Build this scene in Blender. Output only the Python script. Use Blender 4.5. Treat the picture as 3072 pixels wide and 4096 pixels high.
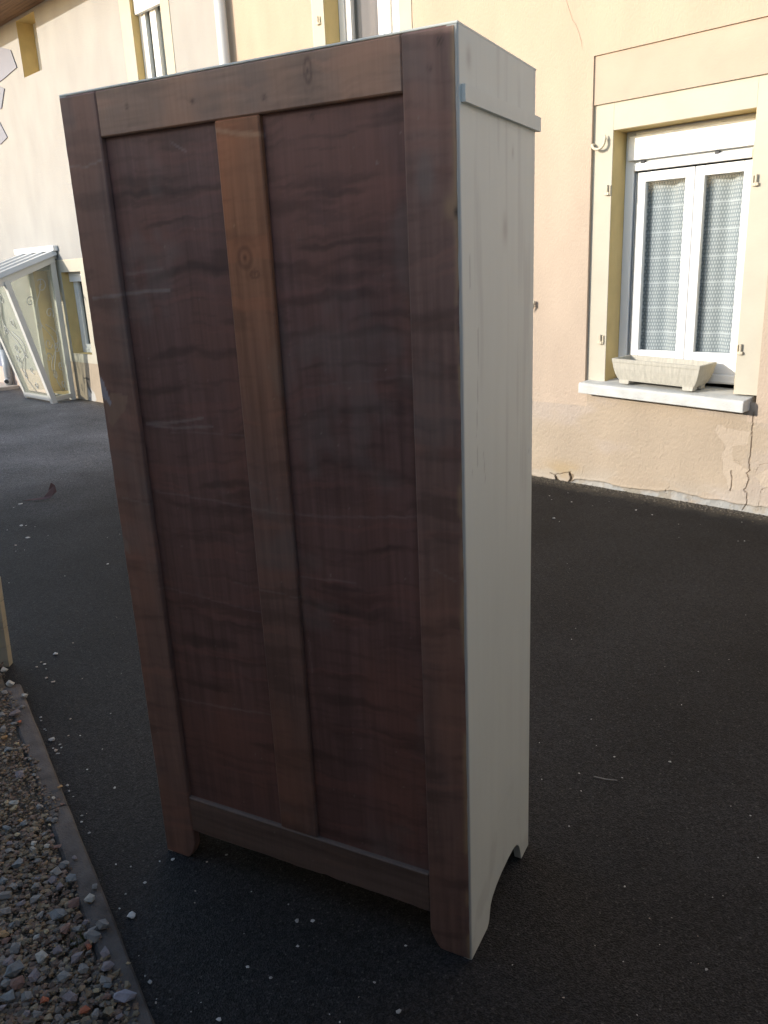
import bpy, bmesh, math, random
import numpy as np
from mathutils import Matrix, Vector, Euler
R_ = math.radians
for o in list(bpy.data.objects): bpy.data.objects.remove(o)
SC = bpy.context.scene
COL = SC.collection

# ---------------------------------------------------------------- camera
cam = bpy.data.cameras.new('camera'); cam_o = bpy.data.objects.new('camera', cam); COL.objects.link(cam_o)
cam.sensor_fit = 'HORIZONTAL'; cam.sensor_width = 36.0; cam.lens = 3250.0 / 3072.0 * 36.0
cam.clip_start = 0.05; cam.clip_end = 500
def cam_axes(yaw, pitch, roll):
    fw = Vector((math.sin(yaw)*math.cos(pitch), math.cos(yaw)*math.cos(pitch), math.sin(pitch)))
    r = Vector((math.cos(yaw), -math.sin(yaw), 0)); u = r.cross(fw)
    r2 = r*math.cos(roll) + u*math.sin(roll); u2 = r2.cross(fw)
    return r2, u2, fw
_r, _u, _f = cam_axes(-0.7864, -0.2946, -0.0455)
M = Matrix(((_r.x, _u.x, -_f.x, 0.5027), (_r.y, _u.y, -_f.y, -5.2383), (_r.z, _u.z, -_f.z, 1.6469), (0, 0, 0, 1)))
cam_o.matrix_world = M
SC.camera = cam_o

# ---------------------------------------------------------------- light
SUN_EL, SUN_AZ = R_(16.0), R_(28.0)          # elevation; angle from the facade's normal, towards the left
to_sun = Vector((-math.sin(SUN_AZ)*math.cos(SUN_EL), -math.cos(SUN_AZ)*math.cos(SUN_EL), math.sin(SUN_EL)))
world = bpy.data.worlds.new('World'); SC.world = world; world.use_nodes = True
wn = world.node_tree.nodes; wl = world.node_tree.links
bg = wn['Background']; sky = wn.new('ShaderNodeTexSky'); sky.sky_type = 'NISHITA'; sky.sun_disc = False
sky.sun_elevation = SUN_EL; sky.sun_rotation = math.atan2(to_sun.x, to_sun.y)
sky.air_density = 1.0; sky.dust_density = 1.0; sky.ozone_density = 1.0
wl.new(sky.outputs[0], bg.inputs[0]); bg.inputs[1].default_value = SKY_STRENGTH = 0.15
sl = bpy.data.lights.new('sun', 'SUN'); sl.energy = 2.0; sl.angle = R_(0.5); sl.color = (1.0, 0.95, 0.87)
so = bpy.data.objects.new('sun', sl); COL.objects.link(so); so.location = (-8, -20, 12)
so.rotation_euler = to_sun.to_track_quat('Z', 'Y').to_euler()
SC.view_settings.view_transform = 'Standard'; SC.view_settings.look = 'None'
SC.view_settings.gamma = 1.0; SC.view_settings.use_curve_mapping = False
SC.view_settings.exposure = 1.25
SC.render.engine = 'CYCLES'
SC.cycles.max_bounces = 6; SC.cycles.diffuse_bounces = 3
SC.render.resolution_x = 768; SC.render.resolution_y = 1024

# ---------------------------------------------------------------- helpers
random.seed(7); RNG = np.random.default_rng(11)
_lat = RNG.random((257, 257)); _lat[256] = _lat[0]; _lat[:, 256] = _lat[:, 0]
def vnoise(x, y):
    x = np.asarray(x, float); y = np.asarray(y, float)
    xi = np.floor(x).astype(int); yi = np.floor(y).astype(int); fx = x-xi; fy = y-yi
    fx = fx*fx*(3-2*fx); fy = fy*fy*(3-2*fy); a = xi % 256; b = yi % 256
    return (_lat[a, b]*(1-fx)*(1-fy) + _lat[a+1, b]*fx*(1-fy) + _lat[a, b+1]*(1-fx)*fy + _lat[a+1, b+1]*fx*fy)
def fbm(x, y, n=4):
    s = 0; a = .5; t = 0
    for i in range(n):
        s = s + a*vnoise(x*2**i + 17.3*i, y*2**i + 5.1*i); t += a; a *= .5
    return s/t
def sstep(a, b, x):
    t = np.clip((np.asarray(x, float)-a)/(b-a), 0, 1); return t*t*(3-2*t)
def segdist(x, z, pts):
    d = np.full(np.shape(x), 9.0)
    for (x0, z0), (x1, z1) in zip(pts[:-1], pts[1:]):
        dx, dz = x1-x0, z1-z0; L = dx*dx+dz*dz+1e-12
        t = np.clip(((x-x0)*dx+(z-z0)*dz)/L, 0, 1)
        d = np.minimum(d, np.hypot(x-x0-t*dx, z-z0-t*dz))
    return d
def inpoly(x, z, poly):
    c = np.zeros(np.shape(x), bool); n = len(poly)
    for i in range(n):
        x0, z0 = poly[i]; x1, z1 = poly[i-1]
        if z0 == z1: continue
        c ^= ((z0 > z) != (z1 > z)) & (x < (x1-x0)*(z-z0)/(z1-z0)+x0)
    return c

MATS = {}
def mat(name, col, rough=.6, var=.12, vscale=6., bump=0., bscale=120., spec=.35, metal=0., attr=False, stretch=(1, 1, 1), bdetail=3, bdist=.01):
    if name in MATS: return MATS[name]
    m = bpy.data.materials.new(name); m.use_nodes = True; MATS[name] = m
    nt = m.node_tree; N = nt.nodes; L = nt.links; b = N['Principled BSDF']
    b.inputs['Roughness'].default_value = rough; b.inputs['Specular IOR Level'].default_value = spec; b.inputs['Metallic'].default_value = metal
    tc = N.new('ShaderNodeTexCoord'); mp = N.new('ShaderNodeMapping'); mp.inputs['Scale'].default_value = stretch
    L.new(tc.outputs['Object'], mp.inputs[0])
    nz = N.new('ShaderNodeTexNoise'); nz.inputs['Scale'].default_value = vscale; nz.inputs['Detail'].default_value = 5; L.new(mp.outputs[0], nz.inputs[0])
    mr = N.new('ShaderNodeMapRange'); mr.inputs[1].default_value = .25; mr.inputs[2].default_value = .75; mr.inputs[3].default_value = 1-var; mr.inputs[4].default_value = 1+var
    L.new(nz.outputs[0], mr.inputs[0])
    mx = N.new('ShaderNodeMix'); mx.data_type = 'RGBA'; mx.blend_type = 'MULTIPLY'; mx.inputs[0].default_value = 1
    if attr:
        at = N.new('ShaderNodeAttribute'); at.attribute_name = 'Col'; L.new(at.outputs[0], mx.inputs[6])
    else: mx.inputs[6].default_value = (*col, 1)
    L.new(mr.outputs[0], mx.inputs[7]); L.new(mx.outputs[2], b.inputs['Base Color'])
    if bump:
        n2 = N.new('ShaderNodeTexNoise'); n2.inputs['Scale'].default_value = bscale; n2.inputs['Detail'].default_value = bdetail; L.new(mp.outputs[0], n2.inputs[0])
        bp = N.new('ShaderNodeBump'); bp.inputs['Strength'].default_value = bump; bp.inputs['Distance'].default_value = bdist
        L.new(n2.outputs[0], bp.inputs['Height']); L.new(bp.outputs[0], b.inputs['Normal'])
    return m

def link(name, me, m=None, parent=None, smooth=False):
    o = bpy.data.objects.new(name, me); COL.objects.link(o)
    if m: me.materials.append(m)
    if parent: o.parent = parent
    if smooth: me.polygons.foreach_set('use_smooth', [True]*len(me.polygons))
    return o
def empty(name, loc=(0, 0, 0), rz=0):
    o = bpy.data.objects.new(name, None); COL.objects.link(o); o.location = loc; o.rotation_euler = (0, 0, rz); o.empty_display_size = .1
    return o
def tag(o, label=None, cat=None, group=None, kind=None):
    if label: o['label'] = label
    if cat: o['category'] = cat
    if group: o['group'] = group
    if kind: o['kind'] = kind
    return o

class MB:
    """collects simple solids into one mesh"""
    def __init__(s): s.v = []; s.f = []
    def add(s, v, f):
        k = len(s.v); s.v += [tuple(p) for p in v]; s.f += [tuple(i+k for i in q) for q in f]; return s
    def box(s, x0, x1, y0, y1, z0, z1, bev=0.0):
        if bev <= 0:
            v = [(x, y, z) for z in (z0, z1) for y in (y0, y1) for x in (x0, x1)]
            return s.add(v, [(0, 2, 3, 1), (4, 5, 7, 6), (0, 1, 5, 4), (1, 3, 7, 5), (3, 2, 6, 7), (2, 0, 4, 6)])
        bm = bmesh.new(); bmesh.ops.create_cube(bm, size=1)
        for q in bm.verts: q.co = Vector(((x0+x1)/2+q.co.x*(x1-x0), (y0+y1)/2+q.co.y*(y1-y0), (z0+z1)/2+q.co.z*(z1-z0)))
        bmesh.ops.bevel(bm, geom=list(bm.edges), offset=bev, segments=2, affect='EDGES', profile=.5)
        bm.verts.index_update(); s.add([q.co.copy() for q in bm.verts], [[q.index for q in f.verts] for f in bm.faces]); bm.free(); return s
    def quad(s, *p): return s.add(p, [tuple(range(len(p)))])
    def prism(s, poly, ax, a0, a1):
        """polygon extruded along axis ax ('x','y','z')"""
        n = len(poly)
        def mk(p, a): return {'x': (a, p[0], p[1]), 'y': (p[0], a, p[1]), 'z': (p[0], p[1], a)}[ax]
        v = [mk(p, a0) for p in poly]+[mk(p, a1) for p in poly]
        return s.add(v, [tuple(range(n-1, -1, -1)), tuple(range(n, 2*n))]+[(i, (i+1) % n, n+(i+1) % n, n+i) for i in range(n)])
    def tube(s, pts, r, n=8, caps=True):
        pts = [Vector(p) for p in pts]; rs = r if isinstance(r, (list, tuple)) else [r]*len(pts); k0 = len(s.v)
        ref = None
        for i, p in enumerate(pts):
            t = (pts[min(i+1, len(pts)-1)]-pts[max(i-1, 0)]).normalized()
            if ref is None: ref = t.orthogonal().normalized()
            ref = (ref-t*ref.dot(t)).normalized(); b = t.cross(ref)
            for j in range(n):
                a = 2*math.pi*j/n; s.v.append(tuple(p+(ref*math.cos(a)+b*math.sin(a))*rs[i]))
        for i in range(len(pts)-1):
            for j in range(n):
                s.f.append((k0+i*n+j, k0+i*n+(j+1) % n, k0+(i+1)*n+(j+1) % n, k0+(i+1)*n+j))
        if caps:
            s.f.append(tuple(k0+j for j in range(n-1, -1, -1))); s.f.append(tuple(k0+(len(pts)-1)*n+j for j in range(n)))
        return s
    def build(s, name, m=None, parent=None, smooth=False, col=None):
        me = bpy.data.meshes.new(name); me.from_pydata(s.v, [], s.f); me.update()
        bm = bmesh.new(); bm.from_mesh(me); bmesh.ops.recalc_face_normals(bm, faces=bm.faces); bm.to_mesh(me); bm.free()
        if col is not None: setcol(me, np.tile(np.array(col, float), (len(me.vertices), 1)))
        return link(name, me, m, parent, smooth)
def setcol(me, c):
    a = me.color_attributes.new('Col', 'FLOAT_COLOR', 'POINT')
    a.data.foreach_set('color', np.concatenate([c, np.ones((len(c), 1))], 1).astype(np.float32).ravel())

def grid_slab(name, us, vs, place, m, parent, colf, thick=None, backdir=(0, 1, 0), smooth=False):
    """a panel of fine quads; place(U,V)->(n,3) front points; thickness gives it sides and a back; colours from colf(U,V)"""
    U, V = np.meshgrid(us, vs, indexing='ij'); n, k = U.shape
    P = place(U, V).reshape(-1, 3); C = colf(U, V).reshape(-1, 3)
    idx = np.arange(n*k).reshape(n, k)
    F = np.stack([idx[:-1, :-1], idx[1:, :-1], idx[1:, 1:], idx[:-1, 1:]], -1).reshape(-1, 4).tolist()
    if thick:
        ring = list(idx[:, 0])+list(idx[-1, 1:])+list(idx[::-1, -1][1:])+list(idx[0, ::-1][1:-1])
        B = P[ring]+np.array(backdir, float)*thick; k0 = len(P); P = np.concatenate([P, B]); C = np.concatenate([C, C[ring]])
        r = len(ring)
        F += [[int(ring[(i+1) % r]), int(ring[i]), k0+i, k0+(i+1) % r] for i in range(r)]
        F.append([k0+i for i in range(r)])
    me = bpy.data.meshes.new(name); me.from_pydata(P.tolist(), [], [list(map(int, f)) for f in F]); me.update(); setcol(me, np.clip(C, 0.002, 1))
    return link(name, me, m, parent, smooth)
def C3(U, c): return np.ones(U.shape+(1,))*np.array(c, float)
def mixc(a, b, t): return a*(1-t[..., None])+np.array(b, float)*t[..., None]

# ---------------------------------------------------------------- materials
PEACH = (.455, .36, .278); CREAM = (.362, .347, .328); TAN = (.40, .322, .24); YELLOW = (.50, .455, .365); OCHRE = (.60, .46, .22)
def stucco_mat(name, bs=1.0):
    return mat(name, (1, 1, 1), rough=.9, var=.085, vscale=3.0, bump=.75*bs, bscale=95., spec=.1, attr=True, stretch=(1, 1, .45), bdetail=2.5, bdist=.006)
M_stucco = stucco_mat('stucco')
M_smooth = mat('smooth_render', YELLOW, rough=.85, var=.05, vscale=5, bump=.12, bscale=60, spec=.15)
M_lintel = mat('lintel_render', (.455, .36, .285), rough=.9, var=.05, vscale=5, bump=.2, bscale=90, spec=.1)
M_ochre = mat('ochre_reveal', OCHRE, rough=.85, var=.08, vscale=7, bump=.1, bscale=60, spec=.15)
M_pvc = mat('white_pvc', (.80, .80, .79), rough=.3, var=.03, vscale=3, spec=.5)
M_white = mat('white_enamel', (.82, .82, .81), rough=.35, var=.03, vscale=4, spec=.5)
M_rubber = mat('dark_gasket', (.05, .05, .055), rough=.6, var=.1)
M_sill = mat('sill_stone', (.56, .555, .52), rough=.7, var=.14, vscale=9, bump=.3, bscale=70, spec=.25)
M_iron = mat('painted_iron', (.58, .50, .37), rough=.55, var=.15, vscale=40, spec=.4)
M_pipe = mat('grey_pipe', (.42, .44, .45), rough=.35, var=.08, vscale=5, spec=.5)
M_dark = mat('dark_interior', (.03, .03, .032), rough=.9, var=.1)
M_wood_soffit = mat('soffit_wood', (.26, .15, .08), rough=.7, var=.3, vscale=3, bump=.3, bscale=20, stretch=(.6, 12, 6))
M_tile = mat('roof_tile', (.34, .13, .08), rough=.85, var=.3, vscale=4, bump=.2, bscale=30)
M_concrete = mat('kerb_concrete', (.105, .094, .086), rough=.9, var=.35, vscale=14, bump=.5, bscale=160, spec=.2)
M_lav = mat('lavender_metal', (.20, .20, .24), rough=.5, var=.06, vscale=3)
M_porch = mat('porch_aluminium', (.60, .58, .53), rough=.4, var=.06, vscale=4, spec=.5)
M_roofsheet = mat('porch_roof_sheet', (.50, .51, .51), rough=.3, var=.08, vscale=3, spec=.5)
M_planter = mat('planter_stone', (.47, .44, .37), rough=.85, var=.12, vscale=14, bump=.35, bscale=60, stretch=(6, 6, .6))
M_opp = mat('opposite_render', (.56, .55, .53), rough=.9, var=.12, vscale=3, bump=.2, bscale=60)
M_wood = mat('stained_wood', (1, 1, 1), rough=.52, var=.08, vscale=5, bump=.05, bscale=16, spec=.3, attr=True, stretch=(22, 22, 1.3))
M_paint = mat('greige_paint', (1, 1, 1), rough=.5, var=.02, vscale=4, bump=.012, bscale=30, spec=.35, attr=True, stretch=(10, 10, .8))

def glass_mat(name, tint, fac, rough=.05, body=(.7, .75, .72)):
    m = bpy.data.materials.new(name); m.use_nodes = True; nt = m.node_tree; N = nt.nodes; L = nt.links
    b = N['Principled BSDF']; b.inputs['Base Color'].default_value = (*body, 1); b.inputs['Roughness'].default_value = rough; b.inputs['Specular IOR Level'].default_value = .8
    t = N.new('ShaderNodeBsdfTransparent'); t.inputs[0].default_value = (*tint, 1)
    mx = N.new('ShaderNodeMixShader'); mx.inputs[0].default_value = fac
    L.new(t.outputs[0], mx.inputs[1]); L.new(b.outputs[0], mx.inputs[2]); L.new(mx.outputs[0], N['Material Output'].inputs[0])
    return m
M_glass = glass_mat('window_glass', (.86, .875, .88), .16, body=(.12, .14, .14))
M_porchglass = glass_mat('porch_glass', (.90, .92, .86), .24, rough=.10, body=(.66, .68, .58))

def asphalt_mat():
    m = bpy.data.materials.new('asphalt'); m.use_nodes = True; N = m.node_tree.nodes; L = m.node_tree.links; b = N['Principled BSDF']
    tc = N.new('ShaderNodeTexCoord')
    n1 = N.new('ShaderNodeTexNoise'); n1.inputs['Scale'].default_value = 190; n1.inputs['Detail'].default_value = 4; L.new(tc.outputs['Object'], n1.inputs[0])
    n2 = N.new('ShaderNodeTexNoise'); n2.inputs['Scale'].default_value = 1.1; n2.inputs['Detail'].default_value = 4; L.new(tc.outputs['Object'], n2.inputs[0])
    vo = N.new('ShaderNodeTexVoronoi'); vo.inputs['Scale'].default_value = 230; L.new(tc.outputs['Object'], vo.inputs[0])
    r1 = N.new('ShaderNodeValToRGB'); r1.color_ramp.elements[0].position = .38; r1.color_ramp.elements[0].color = (.009, .0088, .009, 1)
    r1.color_ramp.elements[1].position = .68; r1.color_ramp.elements[1].color = (.032, .0312, .0316, 1); L.new(n1.outputs[0], r1.inputs[0])
    mr = N.new('ShaderNodeMapRange'); mr.inputs[1].default_value = .3; mr.inputs[2].default_value = .7; mr.inputs[3].default_value = .65; mr.inputs[4].default_value = 1.4; L.new(n2.outputs[0], mr.inputs[0])
    mx = N.new('ShaderNodeMix'); mx.data_type = 'RGBA'; mx.blend_type = 'MULTIPLY'; mx.inputs[0].default_value = 1; L.new(r1.outputs[0], mx.inputs[6]); L.new(mr.outputs[0], mx.inputs[7])
    # a few pale aggregate grains
    sep = N.new('ShaderNodeSeparateColor'); L.new(vo.outputs['Color'], sep.inputs[0])
    gt = N.new('ShaderNodeMath'); gt.operation = 'GREATER_THAN'; gt.inputs[1].default_value = .985; L.new(sep.outputs[0], gt.inputs[0])
    m2 = N.new('ShaderNodeMix'); m2.data_type = 'RGBA'; L.new(gt.outputs[0], m2.inputs[0]); L.new(mx.outputs[2], m2.inputs[6]); m2.inputs[7].default_value = (.055, .053, .05, 1)
    v2 = N.new('ShaderNodeTexVoronoi'); v2.inputs['Scale'].default_value = 120; L.new(tc.outputs['Object'], v2.inputs[0])
    s2 = N.new('ShaderNodeSeparateColor'); L.new(v2.outputs['Color'], s2.inputs[0])
    q2 = N.new('ShaderNodeMapRange'); q2.inputs[3].default_value = .55; q2.inputs[4].default_value = 1.6; L.new(s2.outputs[1], q2.inputs[0])
    k2 = N.new('ShaderNodeMix'); k2.data_type = 'RGBA'; k2.blend_type = 'MULTIPLY'; k2.inputs[0].default_value = 1; L.new(m2.outputs[2], k2.inputs[6]); L.new(q2.outputs[0], k2.inputs[7]); m2 = k2
    # much paler grey surface to the left, fading to the dark tone before the wardrobe
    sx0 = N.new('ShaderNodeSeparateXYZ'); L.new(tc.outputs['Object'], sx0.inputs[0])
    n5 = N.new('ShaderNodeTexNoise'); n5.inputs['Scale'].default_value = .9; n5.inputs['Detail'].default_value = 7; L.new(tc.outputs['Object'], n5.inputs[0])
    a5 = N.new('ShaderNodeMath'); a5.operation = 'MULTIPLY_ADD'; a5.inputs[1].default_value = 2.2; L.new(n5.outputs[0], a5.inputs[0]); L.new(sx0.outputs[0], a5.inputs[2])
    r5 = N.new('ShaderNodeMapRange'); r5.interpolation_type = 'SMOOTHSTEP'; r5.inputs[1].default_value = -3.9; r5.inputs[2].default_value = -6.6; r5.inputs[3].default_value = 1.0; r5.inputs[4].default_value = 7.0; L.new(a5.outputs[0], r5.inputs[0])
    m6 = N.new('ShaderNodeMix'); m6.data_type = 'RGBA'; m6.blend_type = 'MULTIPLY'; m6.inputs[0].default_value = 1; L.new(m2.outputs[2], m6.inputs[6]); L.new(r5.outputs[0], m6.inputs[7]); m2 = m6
    # brown dust gathered at the foot of the wall
    sx = N.new('ShaderNodeSeparateXYZ'); L.new(tc.outputs['Object'], sx.inputs[0])
    n3 = N.new('ShaderNodeTexNoise'); n3.inputs['Scale'].default_value = 9; n3.inputs['Detail'].default_value = 6; L.new(tc.outputs['Object'], n3.inputs[0])
    ma = N.new('ShaderNodeMath'); ma.operation = 'MULTIPLY_ADD'; ma.inputs[1].default_value = .22; L.new(n3.outputs[0], ma.inputs[0]); L.new(sx.outputs[1], ma.inputs[2])
    m4 = N.new('ShaderNodeMapRange'); m4.inputs[1].default_value = -.10; m4.inputs[2].default_value = .06; m4.inputs[3].default_value = 0; m4.inputs[4].default_value = .85; L.new(ma.outputs[0], m4.inputs[0])
    m3 = N.new('ShaderNodeMix'); m3.data_type = 'RGBA'; L.new(m4.outputs[0], m3.inputs[0]); L.new(m2.outputs[2], m3.inputs[6]); m3.inputs[7].default_value = (.10, .082, .06, 1)
    L.new(m3.outputs[2], b.inputs['Base Color']); b.inputs['Roughness'].default_value = .65; b.inputs['Specular IOR Level'].default_value = .15
    bp = N.new('ShaderNodeBump'); bp.inputs['Strength'].default_value = .7; bp.inputs['Distance'].default_value = .004
    ad = N.new('ShaderNodeMath'); ad.operation = 'ADD'; L.new(n1.outputs[0], ad.inputs[0]); L.new(vo.outputs['Distance'], ad.inputs[1]); L.new(ad.outputs[0], bp.inputs['Height'])
    L.new(bp.outputs[0], b.inputs['Normal'])
    return m
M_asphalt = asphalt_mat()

# ---------------------------------------------------------------- ground
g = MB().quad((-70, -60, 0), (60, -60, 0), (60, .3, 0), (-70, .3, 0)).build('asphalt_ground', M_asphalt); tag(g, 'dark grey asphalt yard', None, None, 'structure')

# ---------------------------------------------------------------- facade pieces
def wall_with_openings(name, x0, x1, z0, z1, ops, m, parent, col):
    xs = sorted({x0, x1, *[o[0] for o in ops], *[o[1] for o in ops]}); zs = sorted({z0, z1, *[o[2] for o in ops], *[o[3] for o in ops]})
    mb = MB()
    for a, b in zip(xs[:-1], xs[1:]):
        for c, d in zip(zs[:-1], zs[1:]):
            mx_, mz_ = (a+b)/2, (c+d)/2
            if any(o[0] < mx_ < o[1] and o[2] < mz_ < o[3] for o in ops): continue
            mb.quad((a, 0, c), (b, 0, c), (b, 0, d), (a, 0, d))
    me = bpy.data.meshes.new(name); me.from_pydata(mb.v, [], mb.f); me.update()
    bm = bmesh.new(); bm.from_mesh(me); bmesh.ops.remove_doubles(bm, verts=bm.verts, dist=1e-5); bm.to_mesh(me); bm.free()
    setcol(me, np.tile(np.array(col, float), (len(me.vertices), 1)))
    return link(name, me, m, parent)
def reveal(parent, o, d, m, sill=True):
    x0, x1, z0, z1 = o[:4]; mb = MB()
    mb.quad((x0, 0, z0), (x0, d, z0), (x0, d, z1), (x0, 0, z1)); mb.quad((x1, 0, z0), (x1, 0, z1), (x1, d, z1), (x1, d, z0))
    mb.quad((x0, 0, z1), (x0, d, z1), (x1, d, z1), (x1, 0, z1))
    if sill: mb.quad((x0, 0, z0), (x1, 0, z0), (x1, d, z0), (x0, d, z0))
    return mb.build('window_reveal', m, parent)
def frame_mb(mb, x0, x1, z0, z1, y0, y1, w, bev=.004):
    mb.box(x0, x0+w, y0, y1, z0, z1, bev); mb.box(x1-w, x1, y0, y1, z0, z1, bev)
    mb.box(x0+w, x1-w, y0+.001, y1, z0, z0+w, bev); mb.box(x0+w, x1-w, y0+.001, y1, z1-w, z1, bev); return mb

def lace_mat():
    m = bpy.data.materials.new('lace_curtain'); m.use_nodes = True; N = m.node_tree.nodes; L = m.node_tree.links; b = N['Principled BSDF']
    tc = N.new('ShaderNodeTexCoord'); sp = N.new('ShaderNodeSeparateXYZ'); L.new(tc.outputs['UV'], sp.inputs[0])
    def mth(op, a, c=None):
        n = N.new('ShaderNodeMath'); n.operation = op
        for i, v in enumerate((a, c)):
            if v is None: continue
            if isinstance(v, (int, float)): n.inputs[i].default_value = v
            else: L.new(v, n.inputs[i])
        return n.outputs[0]
    X = mth('MULTIPLY', sp.outputs[0], 62.0); Z = mth('MULTIPLY', sp.outputs[1], 42.0)
    row = mth('FLOOR', Z); sh = mth('MULTIPLY', mth('MODULO', row, 2.0), .5)
    fx = mth('SUBTRACT', mth('FRACT', mth('ADD', X, sh)), .5); fz = mth('SUBTRACT', mth('FRACT', Z), .5)
    d = mth('SQRT', mth('ADD', mth('MULTIPLY', mth('MULTIPLY', fx, fx), 1.6), mth('MULTIPLY', fz, fz)))
    dot = mth('LESS_THAN', d, .34)
    zz = mth('FRACT', mth('MULTIPLY', sp.outputs[1], 6.0)); band = mth('LESS_THAN', zz, .06)
    fac = mth('MAXIMUM', dot, band)
    mx = N.new('ShaderNodeMix'); mx.data_type = 'RGBA'; L.new(fac, mx.inputs[0]); mx.inputs[6].default_value = (.40, .44, .45, 1); mx.inputs[7].default_value = (.70, .735, .74, 1)
    L.new(mx.outputs[2], b.inputs['Base Color']); b.inputs['Roughness'].default_value = .9; b.inputs['Specular IOR Level'].default_value = .1
    return m
M_lace = lace_mat()
def curtain(parent, x0, x1, z0, z1, y, folds=9, amp=.012, m=None):
    us = np.linspace(0, 1, 81); vs = np.linspace(0, 1, 5)
    U, V = np.meshgrid(us, vs, indexing='ij')
    X = x0+(x1-x0)*U; Z = z0+(z1-z0)*V; Y = y+amp*np.sin(U*folds*6.283+1.5*np.sin(U*7))*(.6+.4*np.sin(U*13+1))
    P = np.stack([X, Y, Z], -1).reshape(-1, 3); idx = np.arange(U.size).reshape(U.shape)
    F = np.stack([idx[:-1, :-1], idx[1:, :-1], idx[1:, 1:], idx[:-1, 1:]], -1).reshape(-1, 4)
    me = bpy.data.meshes.new('curtain'); me.from_pydata(P.tolist(), [], F.tolist()); me.update()
    uv = me.uv_layers.new(name='UVMap'); li = np.zeros(len(me.loops), int); me.loops.foreach_get('vertex_index', li)
    arc = (X-x0).reshape(-1); zz = (Z-z0).reshape(-1)
    uv.data.foreach_set('uv', np.stack([arc[li], zz[li]], -1).ravel())
    return link('curtain', me, m or M_lace, parent, True)

# ================================================================ peach house (right)
hR = empty('house', (0, 0, 0)); tag(hR, 'peach rendered house with yellow window surrounds and cracked base behind the wardrobe', 'house')
XB = -6.53
REC = (-2.62, -1.40, .72, 2.89)
PL = (-3.7, -.9, 0.0, .72)
OW2 = (-5.185, -4.33, 2.65, 4.35)
SUR2 = (-5.325, -4.20, 2.65, 4.55)
PLa, PLb = (XB, PL[0], 0, .597), (PL[1], 6.0, 0, .597)
wall_with_openings('wall', XB, 6.0, 0, 7.0, [REC, PL, OW2, PLa, PLb], M_stucco, hR, PEACH)
for q in (PLa, PLb): wall_with_openings('plinth', *q, [], M_stucco, hR, TAN)
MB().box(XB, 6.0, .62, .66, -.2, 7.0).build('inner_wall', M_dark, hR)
# --- fine lower strip of wall: plinth paint, flaked patches, cracks, cement foot
big = [(-1.409, .66), (-1.408, .51), (-1.405, .412), (-1.411, .335), (-1.401, .282), (-1.418, .265), (-1.404, .228), (-1.412, .165), (-1.428, .147), (-1.406, .126), (-1.402, .056), (-1.43, .01)]
c2 = [(-1.521, .265), (-1.509, .204), (-1.512, .125)]; c3 = [(-1.25, .345), (-1.30, .343), (-1.342, .329), (-1.366, .272)]
c4 = [(-1.28, .19), (-1.293, .183), (-1.32, .164), (-1.322, .101), (-1.33, .029)]; c5 = [(-2.905, .048), (-2.86, .04), (-2.814, .055), (-2.72, .081)]
c6 = [(-2.60, .15), (-2.61, .10), (-2.63, .06)]; c7 = [(-1.46, .30), (-1.475, .33), (-1.50, .335)]; c8 = [(-1.93, .09), (-1.96, .06), (-1.955, .03)]
patchA = [(-1.635, .558), (-1.652, .522), (-1.621, .479), (-1.581, .445), (-1.574, .407), (-1.596, .349), (-1.577, .305), (-1.578, .257), (-1.547, .214), (-1.527, .146), (-1.465, .132), (-1.416, .172), (-1.41, .281), (-1.464, .305), (-1.511, .329), (-1.527, .382), (-1.526, .428), (-1.439, .446), (-1.417, .532), (-1.565, .539), (-1.597, .558)]
patchB = [(-1.37, .25), (-1.30, .31), (-1.2, .30), (-1.2, .13), (-1.28, .18), (-1.33, .20)]
hole = [(-2.735, .078), (-2.695, .062), (-2.703, .008), (-2.735, .0), (-2.722, .04)]; hole2 = [(-2.86, .042), (-2.84, .03), (-2.805, -.01), (-2.85, -.01)]
def cem_top(x): return np.interp(x, [-3.7, -2.72, -2.68, -2.48, -2.30, -2.12, -1.9, -1.78, -1.6, -1.3, -.9], [.012, .010, .035, .055, .04, .045, .075, .06, .05, .06, .04])+.03*(fbm(x*9+9, x*0+3.3, 4)-.5)
def wobble(U, V, a=.008, s=26): return U+a*(fbm(U*s, V*s)-.5)*2, V+a*(fbm(U*s+31, V*s+7)-.5)*2
def plinth_place(U, V):
    u2, v2 = wobble(U, V); u3, v3 = wobble(U, V, .004, 60)
    y = np.zeros(U.shape)
    inA = inpoly(u2, v2, patchA) | inpoly(u2, v2, patchB)
    y += .0012*inA
    for c, w, d in ((big, .0034, .008), (c2, .0026, .008), (c3, .0016, .003), (c4, .0016, .003), (c5, .003, .009), (c6, .0014, .003), (c7, .0016, .003), (c8, .0018, .004)):
        y += d*(1-sstep(w*.6, w*1.25, segdist(u3, v3, c)))
    hh = inpoly(u2, v2, hole) | inpoly(u2, v2, hole2); y += .02*hh
    cm = sstep(0, .010, cem_top(u2)-v2)
    y += cm*(.006+.012*(fbm(U*22, V*22)-.5))-.004*np.exp(-((cem_top(u2)-v2)/.012)**2)
    y += .003*(fbm(U*55, V*55, 3)-.5)
    return np.stack([U, y, V], -1)
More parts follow.
